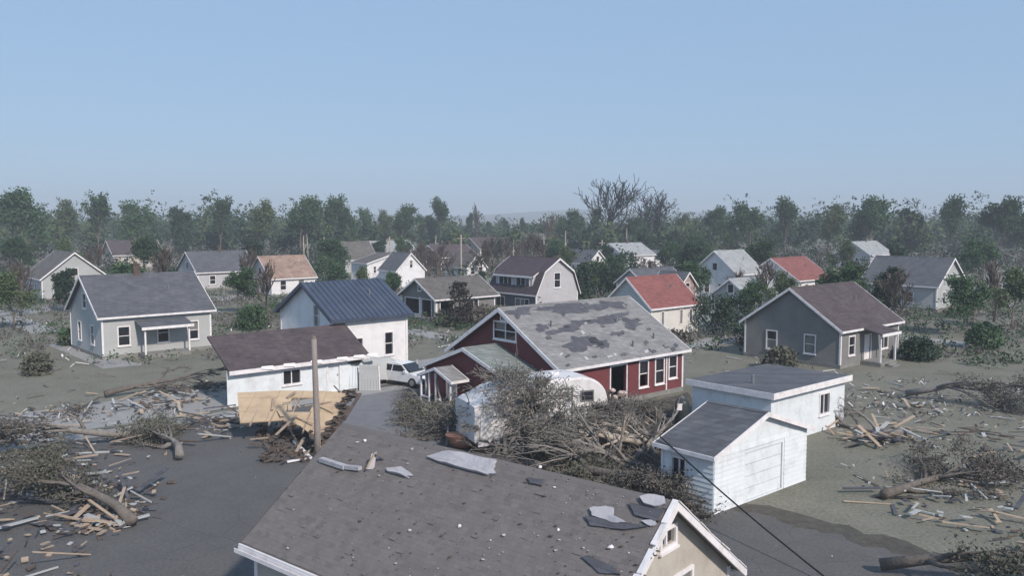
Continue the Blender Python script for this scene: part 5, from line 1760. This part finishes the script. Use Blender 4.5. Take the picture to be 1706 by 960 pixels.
# leafy crown piled against the camper
fallen('fallen_tree', 'fallen leafy tree with tall grey-green crown piled against the camper', atz(915, 757, 0.2), atd(880, 585, 40.2), 4.0, 0.17, 301, M_LEAFG, M_LIMB, 1, 0.2, 0.05,
       n1=15, kids=(6, 5, 3), first=0.15, up=0.02, spread=1.0, zmax=9.0, ratio=(0.35, 0.8), jit=0.36)
fallen('fallen_tree', 'bare grey crown tangled below the camper nose', atz(1035, 772, 0.2), atz(985, 735, 1.2), 3.2, 0.13, 307, None, M_LIMB, 0, 0.2, 0.07,
       n1=12, kids=(5, 4, 3), first=0.2, up=0.25, spread=0.85, zmax=2.6, ratio=(0.4, 0.65), levels=3, jit=0.25)
fallen('fallen_tree', 'bare grey crown tangled in front of the camper rear', atz(870, 748, 0.2), atz(825, 722, 1.0), 2.8, 0.13, 308, None, M_LIMB, 0, 0.2, 0.07,
       n1=12, kids=(5, 4, 3), first=0.2, up=0.2, spread=0.85, zmax=2.2, ratio=(0.4, 0.65), levels=3, jit=0.25)
fallen('fallen_tree', 'pale bare crown sprawling between camper nose and dark tank', atz(1120, 745, 0.3), atz(1040, 715, 1.0), 3.6, 0.17, 311, None, M_LIMB, 0, 0.2, 0.07,
       n1=13, kids=(5, 4, 3), first=0.15, up=0.22, spread=0.95, zmax=2.3, ratio=(0.4, 0.65), levels=3, jit=0.27)
fallen('fallen_tree', 'twiggy grey crown draped over the camper roof', atz(840, 752, 0.2), atd(830, 640, 40.4), 3.4, 0.12, 312, M_LEAFG, M_LIMB, 1, 0.18, 0.05,
       n1=12, kids=(5, 4, 3), first=0.15, up=0.05, spread=0.95, zmax=6, ratio=(0.35, 0.6), jit=0.3)
fallen('fallen_tree', 'pale limbs strewn along the far side of the near roof ridge', atz(1000, 785, 0.2), atz(920, 755, 1.0), 3.8, 0.13, 313, None, M_LIMB, 0, 0.2, 0.07,
       n1=7, kids=(3, 3), first=0.15, up=0.3, spread=1.1, zmax=2.6, ratio=(0.35, 0.7), levels=3, jit=0.3)
fallen('fallen_tree', 'grey branch tangle climbing the red wall right of the camper nose', atz(1070, 735, 0.2), atd(1040, 668, 44.0), 3.0, 0.13, 314, M_LEAFB, M_LIMB, 1, 0.2, 0.05,
       n1=13, kids=(5, 4, 3), first=0.12, up=0.1, spread=0.95, zmax=4, ratio=(0.4, 0.7), jit=0.32)
fallen('fallen_tree', 'grey branch tangle in front of the camper door', atz(975, 768, 0.2), atd(955, 690, 39.0), 2.6, 0.12, 315, M_LEAFG, M_LIMB, 1, 0.2, 0.05,
       n1=12, kids=(5, 4, 3), first=0.12, up=0.1, spread=1.0, zmax=4, ratio=(0.4, 0.7), jit=0.32)
fallen('fallen_tree', 'grey branch tangle between the brush and the camper rear', atz(790, 735, 0.2), atd(765, 672, 43.0), 2.8, 0.12, 316, M_LEAFG, M_LIMB, 1, 0.2, 0.05,
       n1=12, kids=(5, 4, 3), first=0.12, up=0.1, spread=1.0, zmax=4, ratio=(0.4, 0.7), jit=0.32)
fallen('fallen_tree', 'low dark leafy crown along the far side of the near roof ridge', atz(880, 772, 0.2), atz(960, 772, 0.5), 4.0, 0.12, 309, M_LEAFG, M_BARK, 4, 0.2, 0.055,
       n1=12, kids=(5, 4, 3), first=0.1, up=0.15, spread=0.8, zmax=1.3, ratio=(0.35, 0.55), jit=0.25)
fallen('fallen_tree', 'brown twiggy crown heaped above the tan gable peak', atz(1040, 790, 0.2), atz(1120, 800, 0.8), 4.0, 0.14, 310, M_LEAFB, M_LIMB, 2, 0.22, 0.05,
       n1=13, kids=(6, 4, 3), first=0.1, up=0.2, spread=0.9, zmax=1.9, ratio=(0.35, 0.55), jit=0.28)
fallen('fallen_tree', 'fallen tree whose grey brush spreads left of the camper onto the lot', atz(872, 757, 0.3), atz(725, 690, 0.5), 6.4, 0.22, 302, M_LEAFG, M_BARKD, 3, 0.2, 0.07,
       n1=10, kids=(5, 4, 3), first=0.3, up=0.12, zmax=1.6, spread=0.75, ratio=(0.32, 0.55), jit=0.25)
fallen('fallen_tree', 'fallen tree with pale torn root end at the corner of the red house', atz(1095, 735, 0.4), atz(960, 745, 1.2), 5.0, 0.26, 303, None, M_PALEW, 0, 0.2, 0.07, levels=3,
       n1=9, kids=(4, 3), first=0.25, up=0.25, spread=0.8, zmax=2.2, root=True, ratio=(0.3, 0.5))
fallen('fallen_tree', 'dark fallen tree lying along the foot of the white garage', atz(960, 782, 0.3), atz(1150, 812, 0.3), 5.6, 0.22, 304, M_LEAFB, M_BARK, 2, 0.2, 0.06,
       n1=12, kids=(5, 4, 3), first=0.2, up=0.12, zmax=1.8, spread=0.75, ratio=(0.3, 0.5), jit=0.25)
fallen('fallen_tree', 'dark brush tree down in front of the red wall', atz(1095, 695, 0.2), atz(1030, 672, 0.4), 3.6, 0.14, 305, M_LEAFB, M_BARKD, 4, 0.22, 0.06,
       n1=9, kids=(4, 4, 3), first=0.15, up=0.1, zmax=1.2, ratio=(0.3, 0.5))
fallen('fallen_tree', 'small brush tree down beside the white car', atz(735, 715, 0.2), atz(680, 660, 0.4), 4.6, 0.12, 306, M_LEAFG, M_LIMB, 2, 0.22, 0.06,
       n1=10, kids=(4, 4, 3), first=0.15, up=0.1, zmax=1.1, ratio=(0.3, 0.5), jit=0.28)

SIDEF = [((-13.5, 30.0), (-18.5, 33.5), 7.0, 'fallen tree across the asphalt at the lower left'), ((-18.5, 42.0), (-24.0, 39.5), 7.5, 'fallen tree along the far edge of the lot at left'), ((-24.5, 52.0), (-19.5, 56.0), 6.5, 'fallen tree on the lawn left of the lean-to'),
         ((-15.0, 38.5), (-17.5, 44.5), 6.0, 'fallen tree left of the cream wall panel'), ((14.5, 33.0), (18.5, 37.0), 7.0, 'fallen tree right of the white garage'), ((19.5, 42.5), (15.5, 45.5), 6.5, 'fallen tree in front of the taupe house'),
         ((11.5, 26.0), (15.0, 24.5), 6.0, 'fallen tree at the lower right beside the tan house'), ((24.0, 52.0), (29.0, 49.0), 7.0, 'fallen tree on the lawn at far right'), ((-9.8, 24.8), (-13.0, 22.5), 4.5, 'fallen tree at the lower left edge of the near roof'),
         ((22.0, 34.0), (25.5, 30.5), 6.5, 'fallen tree at the right edge of the near lawn')]
for k, (a, b, H_, lab) in enumerate(SIDEF):
    fallen('fallen_tree', lab, (*a, 0.3), (*b, 0.8), H_, 0.2, 330 + k, (M_LEAFG, M_LEAFB, None)[k % 3], (M_BARK, M_LIMB)[k % 2], 3, 0.24, 0.06,
           n1=11, kids=(5, 4, 3), first=0.2, up=0.12, spread=0.8, zmax=1.9, ratio=(0.32, 0.55), jit=0.26)
g = random.Random(91)
sd = [MB(), MB(), MB(), MB()]
for k in range(1800):                    # drifts of splintered boards on both sides of the house
    if k % 60 == 0:
        xc, yc, sp2 = g.choice((-1, 1)) * g.uniform(11, 26), g.uniform(22, 52), g.uniform(0.5, 2.2)
    c = Vector((xc + g.gauss(0, sp2), yc + g.gauss(0, sp2), g.uniform(0.02, 0.25)))
    if c.x > 6 and c.x < 14 and c.y < 50 or (c.x > -13.5 and c.x < 0):
        continue
    an = g.uniform(0, 6.28)
    L_ = g.choice((0.1, 0.15, 0.2, 0.3, 0.5, 0.9, 1.6)) * g.uniform(0.7, 1.3)
    e = Vector((math.cos(an) * L_, math.sin(an) * L_, g.uniform(-0.1, 0.35) * L_))
    c2 = c + e
    c2.z = max(0.02, c2.z)
    sd[g.randrange(4)].beam(c, c2, g.uniform(0.03, 0.22), g.uniform(0.015, 0.06))
for mb_, nm, m_, lab in zip(sd, ('lumber_drift', 'felt_drift', 'board_drift', 'splinter_drift'), (M_LUMBER, M_PATCH, M_GSIDE, M_TORN), ('raw lumber splinters drifted beside the near house', 'dark felt scraps drifted beside the near house', 'grey board scraps drifted beside the near house', 'brown splinters drifted beside the near house')):
    tag(mb_.build(nm, m_), lab, 'debris', kind='stuff')

# big loose limbs
LIMB = [((843, 755), (905, 640), 40.0, 3.3, 0.075, M_LIMB, 'long grey limb leaning up in front of the leafy crown'),
        ((845, 720), (850, 598), 41.0, 4.1, 0.07, M_LIMB, 'upright grey limb standing before the red porch'),
        ((1015, 775), (945, 660), 37.5, 2.4, 0.09, M_LIMB, 'forked grey limb leaning left right of the camper door'),
        ((1000, 765), (990, 690), 38.0, 2.0, 0.06, M_LIMB, 'thin pale limb standing below the camper nose'),
        ((1030, 760), (1052, 690), 38.5, 2.1, 0.07, M_PALEW, 'pale limb standing right of the camper nose'),
        ((870, 752), (775, 668), 39.8, 1.7, 0.16, M_BARKD, 'thick dark trunk slanting across the camper rear'),
        ((1062, 745), (1120, 690), 38.0, 2.2, 0.11, M_PALEW, 'pale splintered limb fanning up by the dark tank'),
        ((1005, 775), (880, 735), 39.5, 0.9, 0.22, M_BARK, 'heavy grey trunk lying below the camper'),
        ((1150, 800), (1030, 765), 36.5, 0.8, 0.2, M_BARK, 'heavy trunk lying at the foot of the garage'),
        ((1060, 765), (1125, 672), 39.5, 2.6, 0.13, M_LIMB, 'heavy pale limb slanting up before the red wall'),
        ((830, 758), (812, 655), 40.2, 2.4, 0.06, M_LIMB, 'thin pale limb standing at the camper rear'),
        ((880, 765), (940, 690), 38.6, 1.9, 0.07, M_LIMB, 'pale limb crossing the camper side low down'),
        ((1050, 775), (985, 700), 37.0, 1.9, 0.08, M_LIMB, 'pale forked limb below the broken red window'),
        ((985, 780), (1050, 725), 36.4, 1.4, 0.06, M_LIMB, 'thin limb lying up over the brown heap'),
        ((1120, 790), (1060, 740), 34.6, 1.2, 0.06, M_LIMB, 'grey limb lying over the brush by the garage roof'),
        ((760, 740), (700, 655), 45.5, 1.6, 0.07, M_LIMB, 'pale limb lying along the brush by the lot'),
        ((745, 742), (752, 655), 43.0, 1.8, 0.05, M_LIMB, 'thin limb standing left of the camper'),
        ((1085, 760), (1065, 715), 36.5, 1.0, 0.2, M_PALEW, 'short thick pale stump with torn top')]
for k, (a, b, D, hz_, r0, m, lab) in enumerate(LIMB):
    r0 *= 1.35
    p = atz(*a, 0.05)
    q = atd(*b, D)
    d = (q - p)
    segs, tips = skeleton(400 + k, d.length, r0, n1=5, spread=0.55, levels=2, kids=(3,), first=0.35, up=0.0, jit=0.07, ratio=(0.25, 0.45))
    rot = Vector((0, 0, 1)).rotation_difference(d.normalized()).to_matrix()
    sg = []
    for pts, rad, lev in segs:
        np_ = [rot @ v for v in pts]
        for v in np_:
            v.z = max(v.z, -0.02)
        sg.append((np_, rad, lev))
    o = empty('broken_limb', p, 0, lab, 'branch', 'loose limbs on the wreckage')
    tubes(sg, 0, 0).build('stem', m, o, True)
    tubes(sg, 1, 3, rmin=0.012).build('twigs', m, o, True)

# brush litter between the fallen trunks
g = random.Random(52)
mb = MB()
areas = [((660, 735), (760, 650)), ((740, 745), (1010, 690)), ((860, 790), (1175, 745)), ((1000, 850), (1180, 770)), ((1010, 745), (1130, 670))]
for k in range(2600):
    (x0, y1), (x1, y0) = areas[k % 5]
    c = atz(g.uniform(x0, x1), g.uniform(y0, y1), 0.05)
    if c.x < -3.0 and c.y < 41.5 or (c.x + c.y < 34.5 and c.x < 4):
        continue
    a = g.uniform(0, 6.28)
    L = g.uniform(0.3, 1.3)
    e = Vector((math.cos(a), math.sin(a), g.uniform(-0.1, 0.55))) * L
    c2 = c + e * 0.5 + Vector((g.uniform(-.1, .1), g.uniform(-.1, .1), g.uniform(0, 0.15)))
    c3 = c + e
    c2.z, c3.z = max(0.03, c2.z), max(0.03, c3.z)
    r0 = g.uniform(0.008, 0.03)
    mb.tube([c, c2, c3], [r0, r0 * 0.8, r0 * 0.3], 4, cap=False)
o = mb.build('brush_litter', M_TWIG)
tag(o, 'tangle of broken twigs between the fallen trees', 'brush', kind='stuff')
r_ = np.random.RandomState(9)
cc = []
for k in range(700):
    (x0, y1), (x1, y0) = areas[k % 5]
    c = atz(r_.uniform(x0, x1), r_.uniform(y0, y1), 0.05)
    if c.x + c.y < 35.5 and c.x < 4:
        continue
    cc.append(c + Vector((0, 0, abs(r_.normal(0, 0.2)))))
o = link('leaf_litter', quad_mesh('leaf_litter', leaves(cc, 5, 0.25, 0.055, 10), M_LEAFB))
tag(o, 'torn brown leaves strewn through the wreckage', 'leaves', kind='stuff')

# ------------------------------------------------------------------ things among the wreckage
tk = atz(1136, 716)
tank = empty('upright_tank', tk, 0, 'dark upright tank standing at the right corner of the red house', 'tank')
MB().lathe([(0.05, 0.0), (0.33, 0.02), (0.36, 0.1), (0.36, 1.35), (0.33, 1.5), (0.22, 1.6), (0.05, 1.64)], 18).build('shell', M_TANK, tank, True)
MB().lathe([(0.06, 1.62), (0.1, 1.63), (0.1, 1.72), (0.04, 1.74)], 10).build('cap', M_STEEL, tank)
MB().box(-0.33, -0.05, -0.35, -0.3, 1.08, 1.42).build('label_plate', M_WHITEP, tank)

tb = atz(776, 745)
tub = empty('overturned_tub', tb, 0.2, 'terracotta-coloured tub tipped over at the edge of the lot', 'tub')
m = MB().lathe([(0.05, 0.0), (0.62, 0.03), (0.70, 0.35), (0.72, 0.62), (0.77, 0.66), (0.74, 0.7)], 20)
m.v = [(x * 1.0 - z * 0.35, y * 0.8, z * 0.85 + 0.05 + max(0, x) * 0.1) for x, y, z in m.v]
m.build('shell', M_ORANGE, tub, True)
MB().tube([(0.3, -0.75, 0.06), (0.5, -0.62, 0.35), (0.62, -0.5, 0.6)], [0.035, 0.035, 0.03], 6).build('handle', M_LUMBER, tub)


def flat_piece(name, label, px, m, th=0.05, cat='sheet', group='torn sheets on the near roof', curl=0.12, seed=1, lift=0.02, ground=False):
    g_ = random.Random(seed)
    nrm = Vector((0, 0, 1)) if ground else RN
    P_ = atz if ground else onroof
    pts = []
    for i in range(len(px)):
        a, b = px[i], px[(i + 1) % len(px)]
        for k in range(3):
            t = k / 3
            pts.append(P_(a[0] + (b[0] - a[0]) * t + g_.uniform(-1, 1), a[1] + (b[1] - a[1]) * t + g_.uniform(-0.8, 0.8)))
    c = sum(pts, Vector()) / len(pts)
    n_ = len(pts)
    v = [nrm * (lift + th + curl * 0.4)] + [p - c + nrm * (lift + th + curl * (0.5 + 0.5 * math.sin(2.1 * (p - c).x * 3 + seed) * math.cos((p - c).y * 2.3 + seed * 2))) for p in pts] + [p - c + nrm * (lift + g_.uniform(0, 0.01)) for p in pts] + [nrm * lift]
    f = []
    for i in range(n_):
        j = (i + 1) % n_
        f += [(0, 1 + i, 1 + j), (1 + i, 1 + n_ + i, 1 + n_ + j, 1 + j), (2 * n_ + 1, 1 + n_ + j, 1 + n_ + i)]
    o = MB().add(v, f).build(name, m)
    o.location = c
    tag(o, label, cat, group)
    return o


flat_piece('torn_sheet', 'large pale torn sheet lying on the near roof below the tub', [(714, 764), (740, 756), (775, 759), (828, 771), (824, 783), (829, 793), (812, 794), (770, 783), (735, 773)], M_SHEET, 0.06, seed=1, curl=0.05)
flat_piece('torn_sheet', 'pale torn sheet with ragged end left of the tan gable', [(983, 850), (1010, 847), (1024, 850), (1022, 862), (1046, 875), (1030, 876), (1000, 866), (988, 862)], M_SHEET, 0.03, seed=2, curl=0.06)
flat_piece('torn_sheet', 'pale scrap sheet just above the tan gable peak', [(1068, 832), (1085, 827), (1107, 830), (1110, 842), (1092, 848), (1074, 842)], M_SHEET, 0.03, seed=3, curl=0.05)
flat_piece('torn_sheet', 'narrow pale sheet touching the left rake of the tan gable', [(1070, 871), (1090, 869), (1096, 876), (1084, 880)], M_SHEET, 0.02, seed=4, curl=0.04)
flat_piece('torn_sheet', 'long thin pale sheet between scrap and large torn sheet', [(645, 783), (672, 782), (690, 795), (678, 797), (650, 790)], M_SHEET, 0.03, seed=5, curl=0.08)
flat_piece('dark_felt', 'dark roofing felt under the ragged pale sheet', [(975, 862), (1030, 872), (1080, 880), (1040, 886), (985, 878)], M_PATCH, 0.02, seed=6, curl=0.04, group='roofing felt scraps', cat='felt')
flat_piece('dark_felt', 'dark roofing felt right of the ragged pale sheet', [(1050, 842), (1090, 850), (1108, 852), (1092, 872), (1060, 862)], M_PATCH, 0.02, seed=7, curl=0.04, group='roofing felt scraps', cat='felt')
flat_piece('dark_felt', 'long dark felt strip left of the tan gable foot', [(970, 930), (982, 929), (1020, 945), (1035, 960), (1000, 957)], M_PATCH, 0.02, seed=8, curl=0.03, group='roofing felt scraps', cat='felt')
flat_piece('dark_felt', 'small dark felt scrap below the fallen trees', [(880, 798), (905, 802), (903, 812), (885, 808)], M_PATCH, 0.02, seed=9, curl=0.03, group='roofing felt scraps', cat='felt')
flat_piece('pale_board', 'pale square board among the twigs right of centre', [(952, 747), (975, 748), (968, 766), (960, 762)], M_WHITEP, 0.05, ground=True, seed=10, curl=0.35, group='boards in the wreckage', cat='board')
flat_piece('pale_board', 'bright small board at the edge of the brush above the tan gable', [(1094, 812), (1106, 812), (1106, 819), (1096, 820)], M_WHITEP, 0.05, ground=True, seed=11, curl=0.1, group='boards in the wreckage', cat='board')
flat_piece('pale_board', 'white board propped at the left foot of the garage', [(1120, 762), (1132, 763), (1131, 778), (1121, 776)], M_WHITEP, 0.05, ground=True, seed=12, curl=0.5, group='boards in the wreckage', cat='board')

# splintered scrap standing on the lot
sp = onroof(621, 782)
o = empty('splintered_scrap', sp, 0.3, 'small splintered grey scrap standing on the near roof', 'debris')
o.scale = (0.7, 0.7, 0.7)
MB().solid([(-0.2, 0, 0), (0.05, 0, 0), (0.16, 0.1, 0.62), (-0.02, 0.12, 0.55)], (0.03, 0.06, 0)).build('board', M_SHEET, o)
MB().beam((0.1, 0.05, 0.55), (0.75, 0.2, 0.03), 0.16, 0.05).build('board', M_PATCH, o)
MB().beam((-0.25, -0.05, 0.03), (0.1, 0.1, 0.6), 0.07, 0.05).build('stick', M_LUMBER, o)

# small scraps nobody would count
g = random.Random(61)
mbs = {0: MB(), 1: MB(), 2: MB()}
for k in range(480):
    if g.random() < 0.75:
        x_ = g.uniform(470, 1100)
        c = onroof(x_, g.uniform(735 + max(0, (x_ - 700) * 0.24), 968), 0.03)
        if (c - tcn).dot(TU) < -3.3 or (c - tcn).dot(TV) > 10.2:
            continue
    else:
        c = Vector((g.uniform(-22, 16), g.uniform(20, 44), 0.01))
        if c.x > -1 and c.y > 36:
            continue
    s_ = g.choice((0.008, 0.01, 0.012, 0.016, 0.02, 0.04)) * g.uniform(0.6, 1.4) * (1.0 if c.z > 1 else 2.0)
    a = g.uniform(0, 6.28)
    pl = [c + Vector((math.cos(a + i * 1.26) * s_ * g.uniform(0.5, 1.3), math.sin(a + i * 1.26) * s_ * g.uniform(0.4, 1.2), g.uniform(0.005, s_ * 0.7))) for i in range(5)]
    mbs[0 if g.random() < 0.04 else (1 if g.random() < 0.25 else 2)].solid(pl, (0, 0, -0.012))
for k, (nm, m, lab) in enumerate((('pale_scraps', M_WHITEP, 'tiny pale scraps sprinkled over roof and lot'), ('grey_scraps', M_SHEET, 'tiny grey scraps sprinkled over roof and lot'), ('dark_scraps', M_TORN, 'tiny dark scraps sprinkled over roof and lot'))):
    tag(mbs[k].build(nm, m), lab, 'debris', kind='stuff')
scr = [(766, 879, 'bright white crumpled scrap in the middle of the near roof', 0.055), (1017, 915, 'white crumpled scrap left of the tan gable', 0.08), (930, 885, 'small white scrap left of the ragged pale sheet', 0.045),
       (608, 736, 'small white scrap on the far end of the near roof', 0.06), (687, 750, 'grey crumpled scrap left of the large torn sheet', 0.05), (683, 886, 'grey crumpled scrap left of the bright white one', 0.06), (900, 780, 'white scrap beside the small dark felt', 0.05)]
for k, (x, y, lab, s_) in enumerate(scr):
    g = random.Random(70 + k)
    c = onroof(x, y)
    m = MB()
    vv = []
    for i in range(3):
        for j in range(7):
            a = j * 6.283 / 7
            rr = (0.9, 1.1, 0.6)[i] * 0.75 * s_ * g.uniform(0.6, 1.4)
            vv.append((math.cos(a) * rr, math.sin(a) * rr, (0.0, 0.5, 1.0)[i] * s_ * g.uniform(0.7, 1.3)))
    ff = [tuple(range(6, -1, -1)), tuple(range(14, 21))]
    for i in range(2):
        for j in range(7):
            ff.append((i * 7 + j, i * 7 + (j + 1) % 7, i * 7 + 7 + (j + 1) % 7, i * 7 + 7 + j))
    o = m.add(vv, ff).build('crumpled_scrap', M_SHEET if 'grey' in lab else M_WHITEP)
    o.location = c
    tag(o, lab, 'debris', 'crumpled scraps on the near roof')

# black cable hanging from the garage eave down to the lot
p, q = atd(1100, 728, 33.0), atz(1400, 983, 0.03)
pts = [p.lerp(q, i / 14) + Vector((0, 0, -0.12 * math.sin(math.pi * i / 14))) for i in range(15)]
tag(MB().tube(pts, [0.028] * 15, 6).build('cable', M_BLACK, None, True), 'black cable slanting across the white garage wall', 'cable')

# ------------------------------------------------------------------ haze
mh = bpy.data.materials.new('haze_air')
mh.use_nodes = True
t = mh.node_tree
t.nodes.remove(t.nodes['Principled BSDF'])
pv = t.nodes.new('ShaderNodeVolumePrincipled')
pv.inputs['Color'].default_value = (0.86, 0.93, 1.0, 1)
pv.inputs['Density'].default_value = 0.00070
pv.inputs['Anisotropy'].default_value = 0.0
t.links.new(pv.outputs[0], t.nodes['Material Output'].inputs['Volume'])
hz_o = MB().box(-3000, 3000, -120, 3000, -3.0, 48.0).build('haze', mh)
hz_o['kind'] = 'stuff'
hz_o['label'] = 'thin bluish haze over the whole town'
